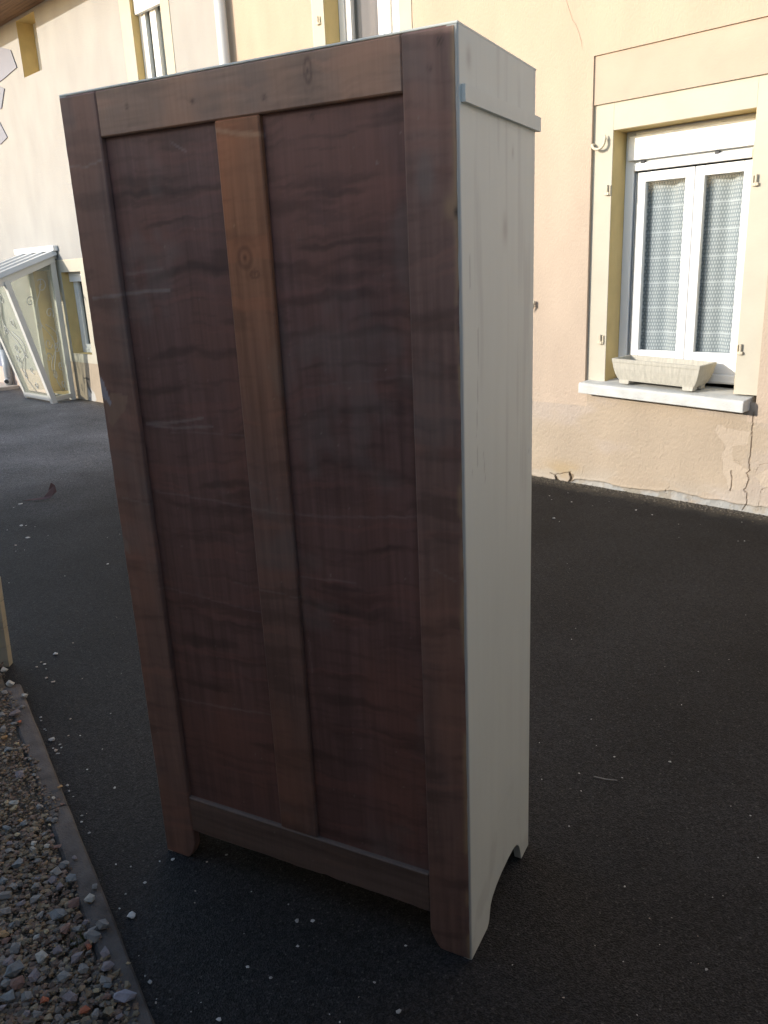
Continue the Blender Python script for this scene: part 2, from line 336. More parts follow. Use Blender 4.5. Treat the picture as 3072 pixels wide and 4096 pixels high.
def plinth_col(U, V):
    u2, v2 = wobble(U, V)
    under = (U > -2.60) & (U < -1.445)
    t = np.where(under, 1.0, 1-sstep(.592, .602, V+.006*(fbm(U*30, V*10)-.5)))
    c = mixc(C3(U, PEACH), TAN, t)
    c = c*(1+.10*(fbm(U*2.2, V*5)-.5))[..., None]
    c = mixc(c, (.42, .355, .315), .5*sstep(.5, .7, fbm(U*1.7+4, V*3))*t)
    inA = (inpoly(u2, v2, patchA) | inpoly(u2, v2, patchB)).astype(float); c = mixc(c, (.455, .37, .285), inA*.9)
    c = mixc(c, (.40, .29, .15), .6*np.exp(-((U+2.78)/.16)**2-((V-.10)/.06)**2))
    cm = sstep(0, .012, cem_top(u2)-v2); c = mixc(c, (.33, .34, .335), cm*.8*sstep(.25, .5, fbm(U*5+2, V*9))); c = mixc(c, (.30, .27, .22), cm*sstep(.52, .66, fbm(U*16, V*16)))
    c = mixc(c, (.42, .37, .31), .45*(1-sstep(.05, .2, V))*sstep(.45, .6, fbm(U*4, V*6)))
    for k in (big, c2, c3, c4, c5, c8): c = mixc(c, (.24, .19, .14), .5*(1-sstep(.001, .004, segdist(*wobble(U, V, .004, 60), k))))
    hh = (inpoly(u2, v2, hole) | inpoly(u2, v2, hole2)).astype(float); c = mixc(c, (.22, .165, .11), hh*.85)
    return c
grid_slab('cracked_plinth', np.linspace(PL[0], PL[1], 620), np.linspace(PL[2], PL[3], 165), plinth_place, M_stucco, hR, plinth_col)
cr = [(-2.90, 3.42), (-2.86, 3.31), (-2.837, 3.259), (-2.787, 3.133), (-2.76, 3.10), (-2.737, 3.05), (-2.715, 2.99), (-2.706, 2.942)]
MB().tube([(x, -.0004, z) for x, z in cr], [.001]+[.0024]*6+[.0008], 6).build('hairline_crack', mat('crack_shadow', (.36, .29, .22), rough=.95), hR)
# --- right window bay
rv = (-2.475, -1.555, .79, 2.43)
YW = .205
jl = MB().box(REC[0], rv[0], .026, YW+.06, .76, 2.62, .002).build('jamb', M_smooth, hR)
jr = MB().box(rv[1], REC[1], .026, YW+.06, .76, 2.62, .002).build('jamb', M_smooth, hR)
MB().box(rv[0], rv[1], .0262, YW+.06, rv[3], 2.62, .002).build('lintel', M_smooth, hR)
MB().box(REC[0]-.002, REC[1]+.002, .012, .025, 2.597, REC[3]+.004, .002).build('lintel_band', M_lintel, hR)
mb = MB(); x0, x1, z0, z1 = REC
mb.quad((x0, 0, z0), (x0, .2, z0), (x0, .2, z1), (x0, 0, z1)); mb.quad((x1, 0, z0), (x1, 0, z1), (x1, .2, z1), (x1, .2, z0)); mb.quad((x0, 0, z1), (x0, .2, z1), (x1, .2, z1), (x1, 0, z1))
mb.build('render_edge', M_stucco, hR, col=PEACH)
sill = MB().prism([(-.105, .706), (-.105, .772), (-.092, .782), (.24, .794), (.24, .706)], 'x', -2.61, -1.437)
sill.v = [(x, y, z-.040*(x+2.61)/1.17) for x, y, z in sill.v]       # the old sill has settled to the right
so_ = sill.build('window_sill', M_sill, hR)
bv = so_.modifiers.new('bevel', 'BEVEL'); bv.width = .006; bv.segments = 2
MB().box(rv[0]+.0008, rv[0]+.0016, .030, YW-.001, .76, rv[3]-.001).build('window_reveal', M_ochre, hR); MB().box(rv[1]-.0016, rv[1]-.0008, .030, YW-.001, .76, rv[3]-.001).build('window_reveal', M_ochre, hR); MB().box(rv[0]+.002, rv[1]-.002, .030, YW-.001, rv[3]-.0016, rv[3]-.0008).build('window_reveal', M_ochre, hR)
win = frame_mb(MB(), rv[0], rv[1], .79, rv[3], YW, YW+.06, .065).build('window', M_pvc, hR)
MB().box(rv[0]+.066, rv[1]-.066, YW+.004, YW+.06, .855, .93, .004).box(rv[0]+.066, rv[1]-.066, YW-.012, YW+.05, .80, .85, .004).build('bottom_rail', M_pvc, win)
sb = MB().box(rv[0]+.03, rv[1]-.03, YW-.03, YW+.02, 2.245, 2.40, .006).build('shutter_box', M_white, win)
MB().box(rv[0]+.068, rv[1]-.068, YW-.018, YW+.02, 2.178, 2.228, .006).build('shutter_end_slat', M_pvc, win)
MB().box(rv[0]+.068, rv[1]-.068, YW+.004, YW+.03, 2.229, 2.244).build('shutter_slot', M_pipe, win)
for xa in (rv[0]+.12, rv[0]+.62):
    MB().box(xa, xa+.03, YW-.022, YW, 2.222, 2.240, .004).build('shutter_stop', M_rubber, win)
for s in (0, 1):
    a = rv[0]+.085 if s == 0 else -1.985; b = -1.985 if s == 0 else rv[1]-.055
    sash = frame_mb(MB(), a+.002, b-.002, .93, 2.168, YW+.006, YW+.05, .062, .005).build('sash', M_pvc, win)
    MB().quad((a+.062, YW+.03, .985), (b-.062, YW+.03, .985), (b-.062, YW+.03, 2.11), (a+.062, YW+.03, 2.11)).build('pane', M_glass, win)
    curtain(win, a+.03, b-.03, .94, 2.16, YW+.085, folds=2.6, amp=.032)
MB().box(rv[0]+.075, rv[0]+.080, YW+.012, YW+.03, .86, 2.17).build('gasket', M_pipe, win)
# pintles that carried the shutters
def pintle(x, z, y, side):
    t = MB().box(x-.016, x+.016, y-.02, y+.015, z-.03, z-.012, .003).tube([(x, y-.014, z-.03), (x, y-.014, z+.035)], .0075, 8).box(x-.02*side-.004, x-.02*side+.004, y-.012, y+.01, z-.03, z+.03, .002)
    return t.build('shutter_pintle', M_iron, hR)
for x, z, s in ((-2.50, 2.062, -1), (-2.515, 1.075, -1), (-1.52, 2.031, 1), (-1.53, 1.042, 1)): pintle(x, z, .026, s)
pts = []
for i in range(15):
    a = math.pi*(1.08+.92*i/14); pts.append((-2.566+.046*math.cos(a), -.006-.008*math.sin(math.pi*i/14), 2.365+.042*math.sin(a)))
pts += [(-2.5195, .0, 2.385), (-2.520, .004, 2.41)]
hk = MB().tube(pts, [.009]*15+[.012, .002], 8).tube([pts[0], (pts[0][0]-.002, .04, pts[0][2]+.006)], .008, 8).build('wall_hook', M_iron, hR, True)
MB().tube([(-3.10, .0, 1.335), (-3.085, -.03, 1.338), (-3.06, -.04, 1.325)], .005, 6).tube([(-3.06, -.035, 1.30), (-3.052, -.02, 1.345)], [.012, .012], 8).prism([(-3.075, 1.27), (-3.04, 1.31), (-3.05, 1.325)], 'y', -.028, -.018).build('shutter_catch', M_iron, hR)
# --- upper window of the peach house (its foot hidden by the wardrobe)
D2 = .165
for x0, x1 in ((SUR2[0], OW2[0]), (OW2[1], SUR2[1])): MB().box(x0, x1, -.006, -.001, 2.6, 4.55).build('painted_surround', M_smooth, hR)
MB().box(SUR2[0]-.013, SUR2[0]-.001, -.004, .0, 2.6, 4.55).build('surround_line', M_rubber if False else M_iron, hR)
reveal(hR, OW2, D2, M_ochre)
w2 = frame_mb(MB(), OW2[0], OW2[1], OW2[2], OW2[3], D2, D2+.06, .07).build('window', M_pvc, hR)
xm = -4.66
for a, b in ((OW2[0]+.075, xm), (xm, OW2[1]-.075)):
    frame_mb(MB(), a+.002, b-.002, OW2[2]+.075, OW2[3]-.075, D2+.005, D2+.05, .065).build('sash', M_pvc, w2)
MB().quad((-5.06, D2+.03, 2.76), (-4.70, D2+.03, 2.76), (-4.70, D2+.03, 4.24), (-5.06, D2+.03, 4.24)).build('pane', M_glass, w2)
MB().box(-4.61, -4.44, D2+.028, D2+.034, 2.76, 4.24).build('white_panel', M_white, w2)
curtain(w2, -5.1, -4.68, 2.75, 4.25, D2+.09, folds=3, amp=.02, m=mat('grey_curtain', (.28, .25, .25), rough=.9))
pintle(-5.25, 3.64, -.006, -1)
# roof edge of the peach house, above the picture
MB().box(XB, 6.0, -.45, .66, 7.0, 7.08).build('soffit', M_wood_soffit, hR)
MB().prism([(-.5, 7.08), (5.0, 9.6), (5.0, 9.5), (-.5, 6.98+.14)], 'x', XB, 6.0).build('roof', M_tile, hR)
MB().box(6.0, 6.06, .0, 6, 0, 7.0).build('gable_wall', M_opp, hR)

# ================================================================ cream house (left)
hL = empty('house', (0, 0, 0)); tag(hL, 'cream rendered house on the left with low wooden eaves and glazed porch', 'house')
OW1 = (-8.22, -7.64, 2.9, 4.62); SW = (-10.82, -10.24, .65, 1.745); AT = (-11.02, -10.475, 4.19, 4.84); DR = (-11.83, -11.02, .02, 1.78)
PL2 = (-11.015, -9.6, 0., .53)
PLc = (PL2[1], XB-.001, 0, .53)
wall_with_openings('wall', -17.0, XB-.001, 0, 4.88, [OW1, SW, AT, DR, PL2, PLc], M_stucco, hL, CREAM)
wall_with_openings('plinth', *PLc, [], M_stucco, hL, TAN)
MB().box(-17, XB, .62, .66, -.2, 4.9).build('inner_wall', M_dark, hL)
def pl2_col(U, V):
    c = C3(U, TAN)*(1+.12*(fbm(U*3, V*6)-.5))[..., None]
    c = mixc(c, (.5, .48, .45), .9*sstep(.45, .62, fbm(U*9, V*5)+.9*np.exp(-((U+10.46)/.10)**2-((V-.06)/.13)**2)-.35))
    u2, v2 = wobble(U, V, .02, 18)
    for pl, w in (([(-10.60, .315), (-10.50, .30), (-10.45, .31)], .012), ([(-10.53, .30), (-10.515, .2), (-10.47, .15), (-10.45, .12)], .022), ([(-10.51, .05), (-10.50, .0)], .008)):
        c = mixc(c, (.07, .065, .06), .85*(1-sstep(w*.5, w*1.5, segdist(u2, v2, pl))))
    return c
grid_slab('stained_plinth', np.linspace(PL2[0], PL2[1], 150), np.linspace(PL2[2], PL2[3], 60), lambda U, V: np.stack([U, .004*(fbm(U*20, V*20)-.5), V], -1), M_stucco, hL, pl2_col)
def house_window(o, d, box_h, sill_mat=None, split=None, cmat=None, sur=.17):
    rvp = reveal(hL, o, d, M_ochre)
    w = frame_mb(MB(), o[0], o[1], o[2], o[3], d, d+.06, .06).build('window', M_pvc, hL)
    zt = o[3]-box_h
    if box_h: MB().box(o[0]+.003, o[1]-.003, d-.05, d-.001, zt, o[3]-.003, .006).build('roller_shutter', M_white, w)
    parts = [(o[0]+.06, o[1]-.06)] if not split else [(o[0]+.06, split), (split, o[1]-.06)]
    for a, b in parts:
        frame_mb(MB(), a+.002, b-.002, o[2]+.062, o[3]-.062, d+.006, d+.05, .055).build('sash', M_pvc, w)
        MB().quad((a+.05, d+.03, o[2]+.11), (b-.05, d+.03, o[2]+.11), (b-.05, d+.03, o[3]-.11), (a+.05, d+.03, o[3]-.11)).build('pane', M_glass, w)
    curtain(w, o[0]+.05, o[1]-.05, o[2]+.05, o[3]-.05, d+.09, folds=3, amp=.015, m=cmat or mat('pale_curtain', (.45, .48, .48), rough=.9))
    return w
house_window(OW1, .085, .30, split=-7.95)
house_window(SW, .15, .13)
house_window(AT, .22, 0)
for o, wl_, wr_, zt in ((OW1, .22, .16, .15), (SW, .17, .12, .15)):
    MB().box(o[0]-wl_, o[0], -.006, -.001, o[2]-.12, o[3]+zt).build('painted_surround', M_smooth, hL)
    MB().box(o[1], o[1]+wr_, -.006, -.001, o[2]-.12, o[3]+zt).build('painted_surround', M_smooth, hL)
    MB().box(o[0], o[1], -.0062, -.001, o[3], o[3]+zt).build('painted_surround', M_smooth, hL)
    MB().box(o[0], o[1], -.0062, -.001, o[2]-.12, o[2]).build('painted_surround', M_smooth, hL)
MB().box(SW[0]-.17, SW[1]+.6, -.009, -.0065, SW[3]+.15, SW[3]+.163).build('surround_line', M_iron, hL)
# porch door
reveal(hL, DR, .25, M_ochre)
dr = MB().box(DR[0], DR[1], .25, .29, DR[2], DR[3]).build('door', M_pvc, hL)
frame_mb(MB(), DR[0]+.08, DR[1]-.08, .9, 1.65, .235, .25, .04).build('door_window_frame', M_pvc, dr)
MB().tube([(DR[1]-.1, .25, .85), (DR[1]-.1, .2, .85), (DR[1]-.2, .2, .85)], .01, 8).build('door_handle', M_pipe, dr)
# eaves
for i in range(10):
    MB().box(-17, XB, -.06-.055*i-.052, -.06-.055*i, 4.885, 4.905).build('soffit_board', M_wood_soffit, hL)
MB().box(-17, XB, -.06, .66, 4.88, 4.91).build('wall_plate', M_wood_soffit, hL)
MB().box(-17, XB, -.645, -.615, 4.86, 5.02, .004).build('fascia', M_wood_soffit, hL)
MB().prism([(-.68, 5.02), (4.5, 7.2), (4.5, 7.1), (-.68, 4.93)], 'x', -17, XB).build('roof', M_tile, hL)
# plain blue-grey painted panel low on the wall
MB().box(-14.1, -13.2, -.02, -.002, .33, .645, .004).build('blue_grey_panel', mat('blue_grey_paint', (.22, .23, .30), rough=.6), hL)
MB().box(-17, -11.9, -.004, -.001, .0, .33).build('painted_plinth', mat('pink_plinth', (.55, .43, .36), rough=.9), hL)

# petal ornament on the cream wall at the left picture edge
orn = empty('wall_ornament', (-12.4, 0, 3.4)); tag(orn, 'lavender grey petal-shaped ornament fixed high on the cream wall at left edge', 'ornament')
for pl in ([(-12.2, 4.42), (-11.75, 4.70), (-11.281, 4.563), (-11.176, 4.338), (-11.647, 4.28), (-12.15, 4.24)],
           [(-12.25, 4.18), (-11.9, 4.25), (-11.665, 4.166), (-11.86, 3.95), (-12.25, 3.98)],
           [(-12.25, 3.92), (-12.0, 3.80), (-11.824, 3.578), (-12.1, 3.52), (-12.4, 3.70)],
           [(-12.45, 3.70), (-12.3, 3.4), (-12.7, 3.3), (-12.9, 3.55), (-12.7, 3.8)],
           [(-12.45, 4.35), (-12.2, 4.75), (-12.6, 4.8), (-12.9, 4.55), (-12.7, 4.2)],
           [(-12.7, 4.1), (-13.2, 4.3), (-13.4, 4.0), (-13.1, 3.75), (-12.7, 3.85)]):
    MB().prism([(x+12.4, z-3.4) for x, z in pl], 'y', -.014, -.002).build('petal', M_lav, orn)
MB().prism([(-.1+.28*math.cos(a*.5236), .6+.28*math.sin(a*.5236)) for a in range(12)], 'y', -.045, -.004).build('boss', M_lav, orn)

# downpipe at the joint of the two houses
dp = empty('downpipe', (XB, -.075, 0)); tag(dp, 'pale grey rain downpipe running up the joint between the cream and peach walls', 'pipe')
MB().tube([(0, 0, .05), (0, 0, 4.84)], .052, 20).build('pipe', mat('pale_pipe', (.62, .62, .60), rough=.4, var=.06), dp, True)
for z in (.9, 2.4, 3.2, 4.3):
    MB().tube([(0, 0, z), (0, 0, z+.035)], .058, 20).box(-.012, .012, .05, .075, z+.005, z+.03).build('bracket', M_pipe, dp)
# grey pipe with side outlet on the far left
gp = empty('drain_pipe', (-13.13, -.075, 0)); tag(gp, 'grey drainpipe with open side outlet at its foot beside the glazed porch', 'pipe')
MB().tube([(0, 0, .05), (0, 0, .62)], .058, 20).build('lower_pipe', M_pipe, gp, True)
MB().tube([(0, 0, .62), (0, 0, 4.84)], .05, 20).build('upper_pipe', M_pipe, gp, True)
MB().tube([(.02, -.02, .14), (.062, -.062, .12)], .045, 16).build('outlet', M_pipe, gp, True)
MB().tube([(.062, -.062, .12), (.0635, -.0635, .1193)], .036, 16).build('outlet_mouth', M_dark, gp)
# doorstep slab under that pipe
ds = MB().box(-15.5, -12.93, -.75, -.001, -.05, .055, .008).build('doorstep', mat('step_stone', (.50, .44, .38), rough=.85, var=.15, bump=.3, bscale=50)); tag(ds, 'low pale stone doorstep under the grey drainpipe at far left', 'step')

# ================================================================ glazed porch
po = empty('glazed_porch', (-11.24, -.1, 0)); tag(po, 'white framed glazed porch with scrolled panes and corrugated roof against the cream house', 'porch')
ox, oy = 11.24, .1
def L_(p): return (p[0]+ox, p[1]+oy, p[2])
XA, XC, XW = -10.76, -11.71, -10.88
def bar(p, q, w=.03, d=.03, name='post', m=M_porch):
    p, q = Vector(p), Vector(q); t = (q-p).normalized(); a = Vector((1, 0, 0)); a = (a-t*a.dot(t)).normalized() if abs(t.x) < .9 else Vector((0, 0, 1)); b = t.cross(a)
    v = [L_(s+a*i*w+b*j*d) for s in (p, q) for i, j in ((-1, -1), (1, -1), (1, 1), (-1, 1))]
    return MB().add(v, [(3, 2, 1, 0), (4, 5, 6, 7), (0, 1, 5, 4), (1, 2, 6, 5), (2, 3, 7, 6), (3, 0, 4, 7)]).build(name, m, po)
YB0, YB1, ZB, ZA = -.41, -.79, 1.66, 1.93
bar((XW, -.08, 0), (XW, -.08, ZA), .028, .035); bar((XA, YB0, 0), (XA, YB1, ZB), .04, .035); bar((XC, YB0+.04, 0), (XC, YB1, ZB), .035, .035); bar((XC, -.05, 0), (XC, -.05, ZA), .028, .03)
bar((XW, -.06, ZA), (XA, YB1-.12, ZB-.03), .035, .045, 'rafter'); bar((XC, -.03, ZA), (XC, YB1-.12, ZB-.03), .035, .045, 'rafter')
bar((XW, -.08, .06), (XA, YB0-.01, .06), .025, .03, 'bottom_rail'); bar((XC, YB0, .06), (XA, YB0, .06), .03, .025, 'bottom_rail')
bar((XC, YB1, ZB), (XA, YB1, ZB), .035, .035, 'top_rail'); bar((XC, -.03, ZA+.03), (XW, -.03, ZA+.03), .03, .03, 'top_rail')
def pane(a, b, c, d): return MB().quad(*[L_(p) for p in (a, b, c, d)]).build('glass_panel', M_porchglass, po)
def side(u, v, x=XA, e=.0):      # u: 0 at the wall .. 1 at the sloping post ; v 0..1 height
    y0 = -.08; y1 = YB0+(YB1-YB0)*v+.03; xx = x+(XW-XA)*(1-u) if x > -11 else x; return (xx+e, y0+(y1-y0)*u, .09+(ZB-.02-.09)*v+(1-u)*v*(ZA-ZB-.05))
pane(side(0, 0), side(1, 0), side(1, 1), side(0, 1)); pane(side(0, 0, XC), side(1, 0, XC), side(1, 1, XC), side(0, 1, XC))
def front(u, v, e=0.0): return (XA-.04+(XC-XA+.08)*u, YB0+(YB1-YB0)*v-e, .09+(ZB-.13)*v)
pane(front(0, 0), front(1, 0), front(1, 1), front(0, 1))
M_scroll = mat('scroll_iron', (.42, .42, .40), rough=.35, var=.1, spec=.6)
def scroll(f, u0, v0, s, fl, ang=0, asp=1.0):
    pts = []
    for i in range(34):
        t = i/33; a = 1.1+t*7.5; r = s*(1-.85*t); pts.append((r*math.cos(a)*fl, r*math.sin(a)))
    pre = [(s*fl*(.1+.9*0)+(-.9+.9*k/6)*s*1.3*fl, s*(.9+.6*math.sin(k/6*3.0))*1.0-(1-k/6)*s*2.2) for k in range(0, 5)]
    P = []
    for x, z in pts:
        x2 = x*math.cos(ang)-z*math.sin(ang); z2 = x*math.sin(ang)+z*math.cos(ang); P.append(L_(f(u0+x2*asp, v0+z2)))
    MB().tube(P, .0055, 6).build('scroll_ornament', M_scroll, po, True)
def stem(f, pts):
    MB().tube([L_(f(u, v)) for u, v in pts], .005, 6).build('scroll_stem', M_scroll, po, True)
fs = lambda u, v: side(u, v, XA, .012)
ff = lambda u, v: front(u, v, .012)
for f, asp in ((fs, 2.4), (ff, 1.5)):
    for (u, v, s, fl, an) in ((.35, .88, .055, 1, 0), (.7, .80, .045, -1, 1), (.3, .66, .05, -1, 2), (.68, .60, .04, 1, .5), (.55, .44, .05, 1, 2.4), (.3, .38, .045, -1, .4), (.68, .33, .05, -1, 1.8), (.32, .24, .04, 1, 2.9), (.66, .18, .045, 1, .2), (.4, .08, .04, -1, 1.2)):
        scroll(f, u, v, s, fl, an, asp)
    stem(f, [(.5+.16*math.sin(k*.55), .03+.045*k) for k in range(21)])
    stem(f, [(.45+.25*math.sin(k*.4+1.2), .2+.03*k) for k in range(14)])
# corrugated roof
mb = MB(); prof = []
x = -12.05; k = 0
while x < -11.0:
    prof += [(x, 0), (x+.12, 0), (x+.155, .06), (x+.29, .06), (x+.325, 0)]; x += .325
def rp(x, h, top): return L_((x-.06, -.02, 1.985+h)) if top else L_((x+.06, YB1-.20, 1.665+h))
n = len(prof); vv = [rp(a, h, 1) for a, h in prof]+[rp(a, h, 0) for a, h in prof]+[rp(a, h-.006, 1) for a, h in prof]+[rp(a, h-.006, 0) for a, h in prof]
fc = [(i, i+1, n+i+1, n+i) for i in range(n-1)]+[(2*n+i+1, 2*n+i, 3*n+i, 3*n+i+1) for i in range(n-1)]+[(n+i, n+i+1, 3*n+i+1, 3*n+i) for i in range(n-1)]+[(2*n+i, 2*n+i+1, i+1, i) for i in range(n-1)]
MB().add(vv, fc).build('roof_sheet', M_roofsheet, po)
MB().box(-12.10+ox, -10.80+ox, -.07+oy, -.001+oy, 2.03, 2.10, .006).build('flashing', M_white, po)

# ================================================================ wardrobe
WW, WD, WH = .974, .458, 2.05
wa = R_(17.217); ex = Vector((math.cos(wa), math.sin(wa), 0)); ny = Vector((-math.sin(wa), math.cos(wa), 0))
near = Vector((-.5066, -3.9969, 0)); base = near-ex*(WW/2)+ny*(WD/2)
wd = empty('wardrobe', base, wa); tag(wd, 'tall old wardrobe seen from its dark stained panelled back, sides painted greige', 'wardrobe')
HX, HY = WW/2, WD/2
SCR = [([(.02, 1.60), (.124, 1.609), (.248, 1.615)], .0035, .5), ([(.124, 1.652), (.235, 1.662)], .003, .25), ([(.128, 1.30), (.2, 1.302), (.305, 1.319)], .003, .45), ([(.128, 1.296), (.22, 1.29), (.331, 1.300)], .003, .4),
       ([(.128, 1.125), (.4, 1.11), (.62, 1.105), (.862, 1.131)], .0022, .22), ([(.114, .53), (.25, .535), (.43, .551)], .0022, .3), ([(.55, .95), (.70, .955)], .002, .25), ([(.0, 1.895), (.06, 1.893), (.105, 1.90)], .002, .45),
       ([(.43, 1.93), (.50, 1.915), (.545, 1.91)], .004, .35), ([(.30, 1.92), (.34, 1.90)], .002, .3), ([(.56, .78), (.56, .70)], .0015, .3), ([(.9, 1.02), (.95, 1.00)], .002, .3), ([(.20, 1.28), (.43, 1.285)], .0015, .2),
       ([(.35, .905), (.55, .9)], .0015, .25), ([(.1, .86), (.3, .845), (.43, .835)], .0018, .2), ([(.6, 1.4), (.86, 1.43)], .0015, .12), ([(.02, 1.10), (.11, 1.09)], .002, .25)]
STR = [(.23, 1.86, .12, .012), (.70, 1.80, .10, .012), (.72, 1.70, .14, .010), (.68, 1.60, .16, .018), (.76, 1.52, .12, .014), (.3, 1.68, .14, .016), (.25, 1.50, .13, .016), (.66, 1.24, .14, .014), (.74, 1.36, .14, .012), (.2, 1.42, .1, .012), (.05, 1.85, .08, .03), (.05, 1.62, .07, .03), (.05, 1.44, .07, .05), (.92, 1.55, .06, .03), (.92, 1.28, .06, .03), (.35, 1.18, .1, .015), (.93, 1.1, .05, .02), (.28, 1.79, .12, .008), (.7, 1.46, .13, .008), (.78, 1.05, .1, .012), (.62, .9, .1, .012)]
KN = [(.478, 1.675, .024, .03), (.665, 2.01, .012, .03), (.20, 2.0, .006, .006), (.56, 1.975, .006, .006), (.66, 1.93, .006, .008), (.38, 1.99, .006, .006), (.94, 2.02, .008, .01), (.92, 1.98, .006, .006), (.50, 1.64, .016, .012)]
def wood(basec, horiz=False, seed=0, stain=1.0):
    def f(U, V):
        if horiz: gr = fbm(U*3+seed, V*70+seed, 4); gr2 = fbm(U*9+seed, V*190, 3)
        else: gr = fbm(U*70+seed, V*3+seed, 4); gr2 = fbm(U*200+seed, V*8, 3)
        c = C3(U, basec)*(1+.6*(gr-.5)+.28*(gr2-.5))[..., None]
        big_ = fbm(U*5+seed*3, V*2.2+2, 4); c = mixc(c, np.array(basec)*np.array((1.32, 1.14, 1.0)), .7*sstep(.50, .74, big_))
        # smeared, wavering dark stain bands
        w = V+.05*(fbm(U*6+3+seed*5, V*3+seed)-.5)+.012*(fbm(U*34+seed, V*24)-.5)-.03*(U-.5)
        msk = sstep(.42, .62, fbm(U*6+9+seed*2, V*3.5+seed))
        band = fbm(U*4.5+seed*3, w*60+seed, 4); c = mixc(c, np.array(basec)*.45+.003, stain*.32*sstep(.53, .72, band)*msk)
        band = fbm(U*9+seed*5, w*120+seed, 3); c = mixc(c, np.array(basec)*.55+.003, stain*.35*sstep(.58, .72, band)*(1-msk))
        band = fbm(U*3+seed, w*34+seed*3, 3); c = mixc(c, np.array(basec)*np.array((1.5, 1.25, 1.15)), .35*sstep(.6, .7, band))
        for (x, z, a, b) in STR:
            e = ((U-x)/a)**2+((w-z+.018+.12*(U-x)**2*4)/(b*.8))**2; c = mixc(c, np.array(basec)*.36+.004, stain*.6*sstep(.2, .85, np.exp(-e)*(.35+1.2*fbm(U*24+seed, V*60))))
        bl = fbm(U*4.5+seed*4, w*30+seed*2, 5); c = mixc(c, np.array(basec)*.32+.003, .5*sstep(.55, .76, bl)*(.3+.7*stain))
        # bleached grey patches
        c = mixc(c, (.15, .125, .112), .35*sstep(.60, .78, fbm(U*8+21+seed, V*7+4, 4)))
        for (x, z, a, b) in KN:
            r = np.sqrt(((U-x)/a)**2+((V-z)/b)**2); c = mixc(c, (.035, .022, .02), .8*np.exp(-(r**2))*(.6+.4*np.cos(r*9)))
        un = U+.004*(fbm(U*60, V*60)-.5); vn = V+.006*(fbm(U*40, V*40+8)-.5)
        for pts, wd_, k in SCR:
            c = mixc(c, (.30, .275, .26), .8*k*(1-sstep(wd_*.5, wd_*1.6, segdist(un, vn, pts)))*(.4+.8*fbm(U*50, V*50)))
        sp = fbm(U*120+5, V*120, 2); c = mixc(c, (.26, .22, .19), .4*sstep(.90, .95, sp))
        return c
    return f
NEARC = np.array
def wplace(x0f, x1f, z0, z1, y, edge=.0025, rag=0.0, zf=None):
    def pl(U, V):
        z = z0+(z1-z0)*V
        if zf is not None: z = zf(U, V)
        a = x0f(z); b = x1f(z); x = a+(b-a)*U
        if rag: x = x + (np.where(U > .999, rag*(fbm(z*25, z*0+2, 3)-.62), 0) if rag > 0 else np.where(U < .001, -rag*(.62-fbm(z*22, z*0+7, 3))*.8, 0))
        yy = np.full(U.shape, y); n, k = U.shape
        yy[0, :] += edge; yy[-1, :] += edge; yy[:, 0] += edge; yy[:, -1] += edge
        return np.stack([x-HX, yy-HY, z], -1)
    return pl
def wcol(f, x0f, x1f, z0, z1, extra=None):
    def c(U, V):
        z = z0+(z1-z0)*V; a = x0f(z); b = x1f(z); x = a+(b-a)*U; r = f(x, z)
        return extra(x, z, r) if extra else r
    return c
def lin(n, e=.02):      # grid parameters with a narrow border row
    return np.concatenate([[0, e], np.linspace(0, 1, n)[1:-1], [1-e, 1]]) if False else np.unique(np.concatenate([[0, e], np.linspace(e, 1-e, n), [1]]))
def plank(name, x0f, x1f, z0, z1, nx, nz, colf, y=0.0, th=.022, rag=0, extra=None, ex_=.03, ez_=.002):
    us, vs = lin(nx, ex_), lin(nz, ez_)
    return grid_slab(name, us, vs, wplace(x0f, x1f, z0, z1, y, rag=rag), M_wood, wd, wcol(colf, x0f, x1f, z0, z1, extra), thick=th)
FR = (.172, .104, .084); PN = (.130, .072, .062); MU = (.150, .088, .070); TR = (.275, .178, .128); BR = (.128, .088, .072)
one = lambda v: (lambda z: np.zeros(np.shape(z))+v)
footL = lambda z: np.where(z < .052, .076+.036*np.sqrt(np.clip(z/.052, 0, 1)), .112)
footR = lambda z: WW-.004-np.where(z < .052, .070+.036*np.sqrt(np.clip(z/.052, 0, 1)), .106)
def exL(x, z, c):
    pl = [(.006, 1.36), (.04, 1.375), (.09, 1.367), (.075, 1.33), (.05, 1.31), (.022, 1.285), (.012, 1.30)]
    u2, v2 = wobble(x, z, .004, 50); c = mixc(c, (.24, .155, .11), .75*inpoly(u2, v2, pl))
    c = mixc(c, (.30, .30, .33), .85*inpoly(u2, v2, [(-.01, 1.43), (.008, 1.41), (.032, 1.345), (.024, 1.34), (.004, 1.365), (-.01, 1.38)]))
    c = mixc(c, (.22, .17, .14), .6*inpoly(u2, v2, [(.0, 1.0), (.02, .975), (.022, .945), (.0, .955)]))
    return c
def exR(x, z, c):
    e = sstep(.955, .97, x+.010*(fbm(z*14, z*3)-.5)); c = mixc(c, (.36, .25, .14), .75*e*sstep(.50, .62, fbm(z*7+2, x*20)))
    c = mixc(c, (.30, .20, .12), .8*np.exp(-((x-.955)/.013)**2-((z-1.745)/.022)**2)); c = mixc(c, (.02, .02, .02), .9*np.exp(-((x-.966)/.005)**2-((z-1.735)/.010)**2))
    c = mixc(c, (.19, .18, .165), .3*sstep(.2, .9, np.exp(-((x-.905)/.022)**2-((z-1.80)/.05)**2)))
    return c
plank('stile', one(0.0), footL, 0, 2.043, 30, 430, wood(FR, False, 1, .65), rag=-.006, extra=exL)
plank('stile', footR, one(WW-.004), 0, 2.043, 30, 430, wood(FR, False, 6, .65), rag=.006, extra=exR)
plank('top_rail', one(.1125), one(.8635), 1.948, 2.0425, 190, 26, wood(TR, True, 3, .5), y=.0006, ex_=.003, ez_=.03)
